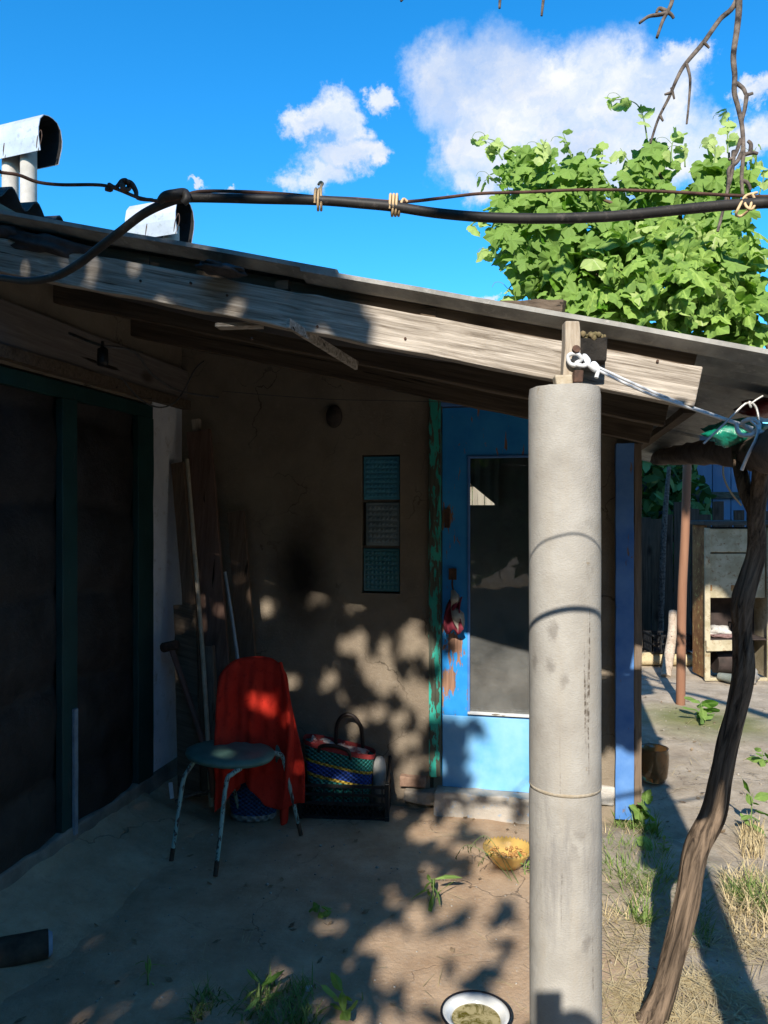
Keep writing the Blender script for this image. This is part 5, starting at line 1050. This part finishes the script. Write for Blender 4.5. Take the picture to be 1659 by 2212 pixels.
for xx in (kx0-0.012, kx1-0.04):
    mb = MB(); mb.wbox(xx,xx+0.052,Yk-0.03,Yk-0.002,0.0,kz(1140)); obj('front_post', mb, cream, cb, bevel=0.006)
mb = MB(); mb.wbox(kx0-0.03,kx1+0.03,Yk-0.05,Yk+D+0.02,kz(1135)+0.002,kz(1135)+0.045); obj('top', mb, surf('dark_top', (0.03,0.035,0.035), (0.07,0.075,0.07), 12, 0.6), cb, bevel=0.006)
mb = MB(); mb.wbox(kx0+0.042,kx1-0.042,Yk+0.01,Yk+0.03,kz(1292),kz(1196)); obj('door_panel', mb, cream, cb, bevel=0.006)
mb = MB(); mb.wbox(kx0+0.042,kx1-0.042,Yk-0.005,Yk+0.025,kz(1193),kz(1142)); obj('drawer_front', mb, cream, cb, bevel=0.006)
for uu, w in ((1535,0.016),(1580,0.035)):
    mb = MB(); xx = (uu-CU)/F*Yk; mb.wbox(xx,xx+w,Yk+0.004,Yk+0.0095,kz(1276),kz(1264)); obj('handle_plate', mb, rusty, cb)
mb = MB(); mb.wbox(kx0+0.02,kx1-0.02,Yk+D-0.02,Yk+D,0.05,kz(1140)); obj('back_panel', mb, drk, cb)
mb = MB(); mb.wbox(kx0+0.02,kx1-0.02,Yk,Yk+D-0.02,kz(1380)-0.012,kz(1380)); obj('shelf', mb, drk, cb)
mb = MB(); mb.plank((kx0-0.01,Yk-0.046,kz(1393)), (kx0+0.42,Yk-0.046,kz(1391)), 0.10, 0.028, EZ, 8, 0.003); obj('rail', mb, cream, cb, bevel=0.004)
mb = MB(); mb.wbox(kx0+0.02,kx1-0.02,Yk-0.02,Yk+0.02,0.0,0.03); obj('base_rail', mb, cream, cb, bevel=0.004)
# things on and in the cupboard
zs_ = kz(1380)
single('cloth_heap', crumple((kx0+0.17,Yk+0.14,zs_+0.055), 0.11, 0.08, 0.048, 21, 0.55), surf('crumpled_newspaper', (0.42,0.40,0.37), (0.60,0.58,0.54), 12, 0.8, 40, 0.5, 0.006), 'crumpled pale newspaper on the shelf of the old cupboard', 'paper')
single('brown_cloth', crumple((kx0+0.20,Yk+0.05,zs_+0.02), 0.13, 0.04, 0.018, 25, 0.5), surf('brown_cloth', (0.16,0.09,0.08), (0.28,0.18,0.17), 30, 0.9), 'brown checked cloth under the newspaper on the cupboard shelf', 'cloth')
mb = MB(); mb.tube([(kx0+0.28,Yk+0.03,zs_+0.01),(kx0+0.315,Yk+0.07,zs_+0.17),(kx0+0.33,Yk+0.09,zs_+0.24)], [0.014,0.013,0.028], 8, 4); single('paint_brush', mb, surf('pale_wood', (0.36,0.25,0.17), (0.5,0.37,0.26), 20), 'old wooden brush standing upright on the cupboard shelf', 'brush')
mb = MB(); mb.tube([(kx0+0.12,Yk-0.03,0.05),(kx0+0.20,Yk-0.16,0.05),(kx0+0.235,Yk-0.23,0.045)], [0.032,0.045,0.042], 14, 3); single('flattened_bottle', mb, surf('dusty_green_bottle', (0.17,0.19,0.17), (0.28,0.30,0.27), 10, 0.5), 'dusty green bottle lying on the ground against the cupboard', 'bottle')
single('rubbish_bag', crumple((kx0+0.36,Yk-0.10,0.07), 0.09, 0.08, 0.075, 31, 0.5), surf('grey_rubbish', (0.2,0.18,0.16), (0.45,0.42,0.38), 16, 0.6, 30, 0.5, 0.006), 'crumpled grey bag lying right of the bottle under the cupboard', 'bag')
for i, (dx, rz) in enumerate(((0.06,0.2),(0.36,-0.3))):
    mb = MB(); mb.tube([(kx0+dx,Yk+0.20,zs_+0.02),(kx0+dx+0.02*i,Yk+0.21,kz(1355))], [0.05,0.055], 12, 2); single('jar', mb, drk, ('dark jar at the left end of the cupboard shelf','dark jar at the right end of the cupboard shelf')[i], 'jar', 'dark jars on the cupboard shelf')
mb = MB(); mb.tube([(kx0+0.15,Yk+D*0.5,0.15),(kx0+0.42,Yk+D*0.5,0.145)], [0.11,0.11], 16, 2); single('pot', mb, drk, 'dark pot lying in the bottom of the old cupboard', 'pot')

# birch logs and black crate by the fence
birch = surf('birch_bark', (0.36,0.28,0.21), (0.55,0.46,0.37), 14, 0.9, 40, 0.6, 0.006, c3=(0.10,0.07,0.05))
mb = MB(); mb.tube([P(1438,1462,7.45), P(1447,1410,7.62), P(1453,1365,7.75), P(1454,1320,7.85)], [0.048,0.052,0.045,0.04], 12, 5, 0.25); single('birch_log', mb, birch, 'pale birch log leaning on the black crate in the yard', 'log')
mb = MB(); q = G(1400,1436); mb.tube([Vector((q.x-0.10,8.0,0.075)), Vector((q.x+0.18,7.97,0.078)), Vector((q.x+0.42,7.95,0.07))], [0.072,0.07,0.066], 12, 4, 0.15); single('firewood', mb, surf('yellow_wood', (0.44,0.34,0.19), (0.58,0.48,0.30), 12, 0.9, 40, 0.5, 0.006, c3=(0.3,0.2,0.1)), 'yellowish log lying on the ground under the black crate', 'log')
c2 = thing('bottle_crate', 'black plastic crate standing on a log by the fence', 'crate', Vector((q.x,8.0,0)))
w0 = Vector((q.x+0.0,7.92,0.155)); ux = Vector((1,0,0)); uy = Vector((0,1,0))
def lat2(p, u, W, H):
    mb = MB(); nn = u.cross(EZ)
    for z in (0.0, H*0.5, H): mb.box(p+u*W/2+EZ*z, u, nn, EZ, W, 0.012, 0.018)
    for i in range(10): mb.box(p+u*(W*i/9)+EZ*H/2, u, nn, EZ, 0.010, 0.010, H)
    for i in range(12): mb.tube([p+u*(W*i/12)+EZ*0.0, p+u*min(W, W*(i+1.6)/12)+EZ*H*0.95], 0.004, 4, 0)
    obj('side_panel', mb, blk, c2)
lat2(w0, ux, 0.40, 0.17); lat2(w0+uy*0.28, ux, 0.40, 0.17); lat2(w0, uy, 0.28, 0.17); lat2(w0+ux*0.40, uy, 0.28, 0.17)
mb = MB(); mb.box(w0+ux*0.2+uy*0.14, ux, uy, EZ, 0.38, 0.26, 0.01); obj('floor_panel', mb, blk, c2)
mb = MB(); mb.lathe((w0.x+0.46,7.95,0.13), [(0.001,0.0),(0.06,0.01),(0.085,0.03),(0.08,0.035),(0.001,0.012)], 18); single('white_dish', mb, M['rope'], 'white dish beside the black crate near the fence', 'dish')

# amber pot in the shade behind the blue post
gq = G(1413,1690); mb = MB(); mb.lathe((gq.x,gq.y,0.012), [(0.001,0.0),(0.062,0.0),(0.075,0.03),(0.083,0.10),(0.084,0.155),(0.079,0.19),(0.082,0.195),(0.074,0.192),(0.077,0.15),(0.070,0.03),(0.001,0.02)], 28)
m, nt, b_ = newmat('amber_glass'); b_.inputs['Base Color'].default_value = (0.40,0.23,0.09,1); b_.inputs['Transmission Weight'].default_value = 0.75; b_.inputs['Roughness'].default_value = 0.12
single('jar', mb, m, 'dim amber glass jar standing in the shade behind the blue post', 'jar')

# ------------------------------------------------------------------ bowls
bw = G(1097,1872); prof = [(0.03,0.004),(0.055,0.008),(0.078,0.035),(0.098,0.068),(0.112,0.088),(0.108,0.089),(0.094,0.070),(0.074,0.039),(0.052,0.014),(0.001,0.012)]
mb = MB(); n = 72; vs = []
for (rr_, h) in [(0.001,0.004)]+prof:
    for k in range(n):
        an = 2*math.pi*k/n; z = h+(0.006*(1 if k % 2 else -1) if 0.085 < h else 0); vs.append((bw.x+math.cos(an)*rr_, bw.y+math.sin(an)*rr_, z+gz(bw.x,bw.y)))
mb.add(vs, [(i*n+k, i*n+(k+1) % n, (i+1)*n+(k+1) % n, (i+1)*n+k) for i in range(len(prof)) for k in range(n)], True)
m, nt, b_ = newmat('yellow_glass'); b_.inputs['Base Color'].default_value = (0.90,0.62,0.20,1); b_.inputs['Roughness'].default_value = 0.22; b_.inputs['Transmission Weight'].default_value = 0.45; b_.inputs['Specular IOR Level'].default_value = 0.6
single('glass_bowl', mb, m, 'amber yellow glass bowl with a serrated rim, holding dry food', 'bowl')
mb = MB(); r = random.Random(6)
for i in range(120):
    an = r.uniform(0,6.28); d = 0.078*math.sqrt(r.random()); c = Vector((bw.x+math.cos(an)*d, bw.y+math.sin(an)*d, 0.030+0.25*d+r.uniform(0,0.014))); q = r.uniform(0.006,0.009)
    mb.lathe(c, [(0.0005,-q*0.6),(q,-q*0.2),(q*0.9,q*0.4),(0.0005,q*0.6)], 7)
tag(obj('dry_food', mb, surf('dry_pet_food', (0.40,0.20,0.06), (0.55,0.32,0.12), 40, 0.8, 90, 0.4, 0.002)), 'heap of dry brown pet food in the yellow glass bowl', 'pet food', kind='stuff')
bs_ = P(1033,2200,2.28); bz = 0.012
bas = thing('basin', 'white enamel basin with a black rim and murky water on the ground', 'basin', (bs_.x, bs_.y, 0)); c = Vector((bs_.x, 2.335, bz))
mb = MB(); mb.lathe(c, [(0.001,0.0),(0.058,0.0),(0.064,0.006),(0.074,0.030),(0.079,0.052),(0.088,0.060),(0.1035,0.066),(0.1035,0.069),(0.088,0.064),(0.075,0.054),(0.070,0.031),(0.060,0.010),(0.001,0.006)], 48)
em, nt, b_ = newmat('white_enamel'); v = coords(nt); b_.inputs['Roughness'].default_value = 0.15
col = mixc(nt, rng(nt, noise_node(nt, v, 60, 5, 0.7), 0.66, 0.71), (0.72,0.73,0.72), (0.25,0.22,0.15))
sp_ = nt.nodes.new('ShaderNodeSeparateXYZ'); nt.links.new(v, sp_.inputs[0]); al = mathn(nt, 'MULTIPLY', rng(nt, sp_.outputs['Z'], 0.062, 0.040, 0, 1), rng(nt, noise_node(nt, v, 45, 6, 0.7), 0.44, 0.56))
nt.links.new(mixc(nt, al, col, (0.17,0.14,0.02)), b_.inputs['Base Color']); obj('bowl', mb, em, bas)
mb = MB(); ring_ = [c+Vector((math.cos(2*math.pi*i/48)*0.1045, math.sin(2*math.pi*i/48)*0.1045, 0.0675)) for i in range(49)]; mb.tube(ring_, 0.0042, 8, 0, caps=False); obj('rim', mb, surf('black_enamel', (0.01,0.01,0.014), (0.02,0.02,0.025), 20, 0.2), bas)
wm, nt, b_ = newmat('murky_water'); v = coords(nt); f = rng(nt, noise_node(nt, v, 26, 6, 0.7, 1.2), 0.42, 0.6)
nt.links.new(mixc(nt, f, (0.42,0.36,0.19), (0.10,0.085,0.012)), b_.inputs['Base Color']); b_.inputs['Roughness'].default_value = 0.04
mb = MB(); n = 40; mb.add([c+Vector((math.cos(2*math.pi*i/n)*0.0765, math.sin(2*math.pi*i/n)*0.0765, 0.049)) for i in range(n)], [tuple(range(n))]); single('water', mb, wm, 'murky greenish water standing in the white basin', 'water')

# dark log lying at the lower left, a scrap beside it
mb = MB(); l0 = P(-90,2110,2.62); l1 = P(104,2038,2.74); l0.z = l1.z = 0.062; mb.tube([l0, l0.lerp(l1, 0.5), l1], [0.05,0.054,0.05], 18, 8, 0.16); lg = single('log', mb, surf('dark_wet_log', (0.035,0.026,0.020), (0.085,0.062,0.046), 14, 0.85, 50, 0.5, 0.005), 'dark round log with a bluish cut end lying at the lower left', 'log')
dl = (l1-l0).normalized(); mb = MB(); mb.tube([l1+dl*0.001, l1+dl*0.014], [0.046,0.036], 14, 0); o = obj('cut_end', mb, surf('bluish_cut_end', (0.16,0.23,0.33), (0.24,0.31,0.42), 20), None); o.parent = lg
mb = MB(); q = P(8,2018,2.9); q.z = 0.02; mb.lathe(q, [(0.001,0.0),(0.05,0.003),(0.075,0.02),(0.07,0.022),(0.001,0.008)], 20); single('saucer', mb, M['rope'], 'pale saucer lying behind the dark log at the lower left edge', 'saucer')
mb = MB(); q = G(666,2142); mb.plank(q+Vector((-0.012,0,0.008)), q+Vector((0.012,0.004,0.01)), 0.016, 0.016, (0,1,0), 3, 0.004); single('pebble', mb, surf('pale_stone', (0.4,0.42,0.45), (0.5,0.52,0.55), 20), 'small pale stone lying on the shaded ground', 'stone', bevel=0.004)

# ------------------------------------------------------------------ grass, straw, weeds
def blade(mb, p, L, w, lean_, az, r, curl=0.5):
    d = Vector((math.cos(az), math.sin(az), 0)); s_ = Vector((-d.y, d.x, 0))*w; pts = []; q = Vector(p); el = lean_
    for k in range(4):
        pts.append(q.copy()); q = q+(d*math.cos(el)+EZ*math.sin(el))*L/3; el -= curl*r.uniform(0.3,0.8)
    vs = []
    for k, c in enumerate(pts): f = (1, 0.85, 0.5, 0.06)[k]; vs += [c-s_*f, c+s_*f]
    mb.add(vs, [(0,1,3,2),(2,3,5,4),(4,5,7,6)], True)
def grass(name, region, n, L, w, el, m, seed, zb=0.0, clump=5.0, thr=-0.1, flat=False):
    mb = MB(); r = random.Random(seed); k = 0; tries = 0
    while k < n and tries < n*40:
        tries += 1; u = r.uniform(min(p[0] for p in region), max(p[0] for p in region)); v = r.uniform(min(p[1] for p in region), max(p[1] for p in region))
        if not in_poly(u, v, region): continue
        p = G(u, v)
        if noise.noise(Vector((p.x*clump, p.y*clump, seed))) < thr+r.uniform(-0.25,0.25): continue
        k += 1; p.z = gz(p.x, p.y)+(r.uniform(0,0.02) if flat else -0.005)
        blade(mb, p, L*r.uniform(0.5,1.3), w*r.uniform(0.7,1.3), r.gauss(el, 0.25) if not flat else r.uniform(-0.05,0.25), r.uniform(0,6.28), r, 0.5 if not flat else 0.12)
    return tag(obj(name, mb, m), kind='stuff')
GM = leafmat('grass_blade', (0.09,0.16,0.03), (0.20,0.25,0.07), 0.3, 0.6, 9); GD = leafmat('dark_grass', (0.03,0.065,0.015), (0.06,0.10,0.025), 0.25, 0.6, 9)
SM = surf('dry_straw', (0.38,0.29,0.15), (0.60,0.50,0.30), 30, 0.8, 0, 0)
# small mound of turf at the pillar's right
mb = MB(); vs = []; n = 24
for j in range(n+1):
    for i in range(n+1):
        x = 0.72+0.85*i/n; y = 2.85+1.2*j/n; dx = (x-1.12)/0.40; dy = (y-3.45)/0.58; hgt = 0.07*math.exp(-(dx*dx+dy*dy)*1.5)-0.014+0.018*noise.noise(Vector((x*9,y*9,2)))
        vs.append((x, y, hgt))
mb.add(vs, [(j*(n+1)+i, j*(n+1)+i+1, (j+1)*(n+1)+i+1, (j+1)*(n+1)+i) for j in range(n) for i in range(n)], True)
tag(obj('soil_mound', mb, surf('pale_soil', (0.27,0.22,0.165), (0.42,0.36,0.28), 8, 0.95, 60, 0.7, 0.01)), kind='structure')
grass('grass', [(1300,1800),(1360,1770),(1420,1800),(1445,1870),(1440,1960),(1400,2010),(1300,1960)], 1500, 0.12, 0.0028, 1.0, GM, 1, thr=-0.05)
grass('grass', [(1300,1790),(1430,1800),(1440,1990),(1300,2000)], 600, 0.11, 0.002, 0.8, SM, 2)
grass('grass', [(1400,1840),(1520,1860),(1540,2050),(1430,2060)], 500, 0.08, 0.002, 0.9, GD, 3)
grass('grass', [(420,2150),(520,2120),(780,2140),(800,2225),(400,2225)], 420, 0.075, 0.0026, 0.9, GD, 4, thr=0.0)
grass('grass', [(1560,1900),(1680,1880),(1680,2040),(1570,2020)], 600, 0.11, 0.0024, 0.8, SM, 5)
grass('grass', [(1560,1930),(1680,1900),(1680,2010)], 250, 0.11, 0.0026, 0.9, GM, 6)
grass('straw', [(1295,1985),(1420,1990),(1600,2010),(1680,2040),(1680,2225),(1295,2225)], 950, 0.15, 0.0015, 0.1, SM, 7, thr=-0.15, flat=True)
grass('straw', [(1380,2120),(1560,2110),(1620,2225),(1360,2225)], 420, 0.14, 0.0017, 0.1, SM, 8, flat=True)
grass('straw', [(860,1640),(1140,1720),(1140,1830),(700,1790)], 40, 0.22, 0.0012, 0.1, SM, 9, flat=True, thr=-1)
grass('straw', [(1390,1560),(1680,1520),(1680,1900),(1450,1900)], 160, 0.15, 0.0014, 0.1, SM, 10, flat=True, thr=-1)
grass('straw', [(380,1780),(1140,1800),(1140,2200),(380,2200)], 60, 0.10, 0.0012, 0.1, SM, 11, flat=True, thr=-1)
# pebbles and crumbs on the ground
mb = MB(); r = random.Random(9)
for i in range(900):
    x = r.uniform(-1.1,2.6); y = r.uniform(2.3,6.5); q = r.uniform(0.002,0.0065)*(1.6 if r.random() < 0.06 else 1); z = gz(x,y)
    mb.lathe((x,y,z+q*0.3), [(0.0005,-q*0.6),(q,0),(q*0.7,q*0.5),(0.0005,q*0.7)], 5)
tag(obj('gravel', mb, surf('crumbs_of_stone', (0.2,0.17,0.14), (0.5,0.46,0.4), 60, 0.9, 0, 0)), kind='stuff')
OVAL = [(0.10,-0.08),(0.22,-0.26),(0.27,-0.45),(0.22,-0.66),(0.12,-0.84)]
WM = leafmat('weed_leaf', (0.07,0.17,0.02), (0.13,0.26,0.04), 0.35); WLEAF = [leaf_mesh('leaf', OVAL, WM, 0.3, 0.5, 11), leaf_mesh('leaf', GRAPEB, WM, 0.2, 0.4, 12), leaf_mesh('leaf', [(0.05,-0.1),(0.10,-0.4),(0.08,-0.75)], WM, 0.2, 0.6, 13)]
def weed(u, v, hgt, size, n, kind_, label, seed, spread=0.5, lean_=0.0, name='weed', group='weeds growing out of the yard'):
    b = G(u, v); b.z = gz(b.x, b.y); t = thing(name, label, 'weed', b, group); r = random.Random(seed); topp = b+Vector((lean_*hgt, 0, hgt))
    mb = MB(); mb.tube([b-EZ*0.01, b.lerp(topp, 0.5)+Vector((r.uniform(-.01,.01),0,0)), topp], [0.004,0.003,0.0015], 6, 4); obj('stem', mb, shootm, t)
    for i in range(n):
        f = (i+0.6)/n; c = b.lerp(topp, f); az = i*2.4+r.uniform(-.4,.4); d = Vector((math.cos(az), math.sin(az), r.uniform(0.0,0.7))).normalized()
        nrm = Vector((-d.x*0.3, -d.y*0.3-0.3, 1)); M4 = leaf_matrix(c+d*0.01, size*r.uniform(0.75,1.2), random.Random(seed*50+i), nrm, d*3)
        o = bpy.data.objects.new('leaf', WLEAF[kind_]); COL.objects.link(o); o.parent = t; o.matrix_parent_inverse = Matrix.Translation(-t.location); o.matrix_basis = M4
weed(1390,1800,0.17,0.075,9,1,'broad leaved weed at the foot of the blue corner post',1)
weed(1355,1770,0.20,0.045,8,0,'slender weed with narrow leaves against the blue corner post',2,lean_=-0.1)
weed(1392,1860,0.08,0.07,4,1,'heart leaved weed on the grassy mound right of the pillar',3)
weed(1436,1860,0.12,0.025,14,0,'spindly weed at the right end of the grassy mound',4)
weed(935,1950,0.10,0.095,9,2,'green weed in the sun left of the yellow bowl',5)
weed(1515,1560,0.14,0.14,10,0,'leafy green weed near the foot of the red brown pole',6)
weed(1625,1800,0.20,0.09,10,0,'upright weed sprouting from a dry tuft at the right edge',7)
weed(1648,1650,0.08,0.09,7,0,'low weed at the right edge behind the leaning trunk',8)
weed(320,2130,0.10,0.05,6,2,'small dark weed on the shaded ground at lower left',9)
weed(690,1985,0.05,0.05,6,0,'small weed in the shade below the crate',10)
weed(560,2170,0.07,0.08,7,2,'broad bladed weed in the dark grass at the bottom',11)
weed(740,2200,0.10,0.07,8,0,'leafy weed among dark grass at the bottom edge',12)
weed(1135,1890,0.06,0.045,7,2,'grassy weed between the yellow bowl and the pillar',13)
# long oat stalks arching beside the bowl
for i, pts in enumerate(([(1100,1890),(1060,1850),(1010,1825),(985,1850)], [(1105,1895),(1075,1835),(1045,1805),(1010,1835)], [(1120,1900),(1090,1855),(1060,1840),(1035,1865)])):
    b = G(pts[0][0], pts[0][1]+8); pp = [b]+[P(u, v, b.y+0.01) for u, v in pts[1:]]; t = thing('oat_stalk', ('wild oat stalk left of the yellow bowl, lowest of the three','wild oat stalk left of the yellow bowl, arching highest','wild oat stalk left of the yellow bowl, closest to its rim')[i], 'grass stalk', b, 'wild oat stalks by the bowl')
    mb = MB(); mb.tube(pp, [0.0016,0.0008], 5, 5); obj('stem', mb, shootm, t); mb = MB(); r = random.Random(i)
    for c in catmull(pp, 4)[6:]:
        e = c+Vector((r.uniform(-.02,.01), r.uniform(-.01,.01), -r.uniform(0.015,0.03))); mb.tube([c, c.lerp(e, 0.4), e], [0.0006,0.0022,0.0004], 5, 0)
    obj('ear', mb, GD, t, kind='stuff')
# fallen leaves and bits of litter
mb = MB(); r = random.Random(14)
for i in range(420):
    x = r.uniform(-1.2,2.6); y = r.uniform(2.3,6.8); z = gz(x,y)+0.006; q = r.uniform(0.008,0.024); a = r.uniform(0,6.28); d = Vector((math.cos(a), math.sin(a), r.uniform(-.2,.3)))*q; e = Vector((-math.sin(a), math.cos(a), r.uniform(-.3,.3)))*q*0.45; c = Vector((x,y,z))
    mb.add([c-d, c+e+EZ*0.003, c+d+EZ*0.004, c-e], [(0,1,2,3)])
tag(obj('leaf_litter', mb, surf('dry_litter', (0.13,0.085,0.05), (0.36,0.27,0.17), 30, 0.9, 0, 0)), kind='stuff')
# dry tufts
grass('straw', [(1600,1790),(1650,1790),(1650,1850),(1600,1850)], 260, 0.09, 0.0022, 1.3, SM, 21, thr=-1)

# ------------------------------------------------------------------ the person taking the picture (seen only by the shadow on the pillar)
def skinned(name, verts, edges, radii, m, parent, sub=2):
    me = bpy.data.meshes.new(name); me.from_pydata([Vector(v) for v in verts], edges, []); o = bpy.data.objects.new(name, me); COL.objects.link(o); me.materials.append(m)
    sk = o.modifiers.new('skin', 'SKIN'); sk.use_smooth_shade = True
    for i, r_ in enumerate(radii):
        me.skin_vertices[0].data[i].radius = (r_, r_) if not isinstance(r_, tuple) else r_
    me.skin_vertices[0].data[0].use_root = True
    ss = o.modifiers.new('sub', 'SUBSURF'); ss.levels = ss.render_levels = sub
    attach(o, parent); return o
pn = thing('person', 'person in dark clothes standing with both arms raised to hold a phone', 'person', (0,-0.42,0))
skin = surf('skin', (0.42,0.27,0.2), (0.5,0.33,0.25), 10, 0.55)
bv = [(0,-0.42,0.95),(0,-0.42,1.18),(0,-0.43,1.40),(0,-0.42,1.50),(0,-0.40,1.60),(0,-0.385,1.70),
      (-0.19,-0.42,1.41),(-0.24,-0.26,1.25),(-0.10,-0.085,1.52),(0.19,-0.42,1.41),(0.24,-0.26,1.25),(0.10,-0.085,1.52),
      (-0.10,-0.42,0.88),(-0.11,-0.42,0.50),(-0.12,-0.44,0.09),(-0.13,-0.30,0.035),(0.10,-0.42,0.88),(0.11,-0.42,0.50),(0.12,-0.44,0.09),(0.13,-0.30,0.035)]
be = [(0,1),(1,2),(2,3),(3,4),(4,5),(2,6),(6,7),(7,8),(2,9),(9,10),(10,11),(0,12),(12,13),(13,14),(14,15),(0,16),(16,17),(17,18),(18,19)]
brad = [(0.16,0.11),(0.15,0.10),(0.15,0.10),0.055,0.085,0.078,0.06,0.046,0.03,0.06,0.046,0.03,0.085,0.06,0.042,0.035,0.085,0.06,0.042,0.035]
body = skinned('body', bv, be, brad, surf('dark_clothes', (0.03,0.035,0.05), (0.05,0.055,0.07), 12, 0.9), pn)
for sx in (-1, 1):
    hv = [(sx*0.10,-0.085,1.52),(sx*0.085,-0.05,1.56)]; he = [(0,1)]; hr = [0.028,0.032]
    for i, L in enumerate((0.07,0.078,0.074,0.06)):
        zb = 1.585-0.02*i; k = len(hv); hv += [(sx*0.072,-0.028,zb),(sx*0.058,-0.012,zb+0.006),(sx*0.040,-0.014,zb+0.008)]; he += [(1,k),(k,k+1),(k+1,k+2)]; hr += [0.0095,0.0088,0.0075]
    k = len(hv); hv += [(sx*0.062,-0.055,1.585),(sx*0.045,-0.062,1.60)]; he += [(1,k),(k,k+1)]; hr += [0.011,0.009]
    skinned('hand', hv, he, hr, skin, pn)
mb = MB(); mb.lathe((0,-0.395,1.745), [(0.001,-0.13),(0.05,-0.115),(0.068,-0.06),(0.077,0.0),(0.075,0.05),(0.05,0.095),(0.001,0.105)], 20, 1.0, 1.2); hd_ = obj('head', mb, skin, pn)
mb = MB(); mb.lathe((0,-0.41,1.765), [(0.079,-0.03),(0.083,0.0),(0.078,0.05),(0.053,0.093),(0.001,0.103)], 20, 1.0, 1.15); obj('hair', mb, surf('dark_hair', (0.02,0.015,0.012), (0.04,0.03,0.022), 40, 0.6), pn)
mb = MB(); mb.tube([(0,-0.30,1.755),(0,-0.285,1.725),(0,-0.30,1.715)], [0.008,0.014,0.008], 8, 3); obj('nose', mb, skin, hd_)
ph = MB(); ph.wbox(-0.038,0.038,-0.034,-0.026,1.535,1.695); single('phone', ph, blk, 'slim black phone held upright in both hands at the camera', 'phone', bevel=0.002)

# scraps of felt and rag stuffed between the sheets and the front rafter
fm_ = surf('felt_scrap', (0.03,0.028,0.03), (0.075,0.068,0.07), 12, 0.8, 40, 0.5, 0.006)
for i, (u, v, Y, sx_, sz_, lab) in enumerate(((105,532,2.66,0.17,0.036,'long dark felt scrap bulging out over the left end of the front rafter'), (480,582,2.44,0.075,0.017,'small dark felt scrap on top of the front rafter below the second chimney'), (20,505,2.70,0.09,0.03,'dark felt scrap at the left picture edge under the roof sheet'))):
    o = single('felt_scrap', crumple((0,0,0), sx_, 0.045, sz_, 50+i, 0.45), fm_, lab, 'felt scrap', 'felt scraps under the roof edge'); o.location = P(u, v, Y); o.rotation_euler = (0, math.atan(SL)*0.97, -math.atan2(0.21492, 0.97662))
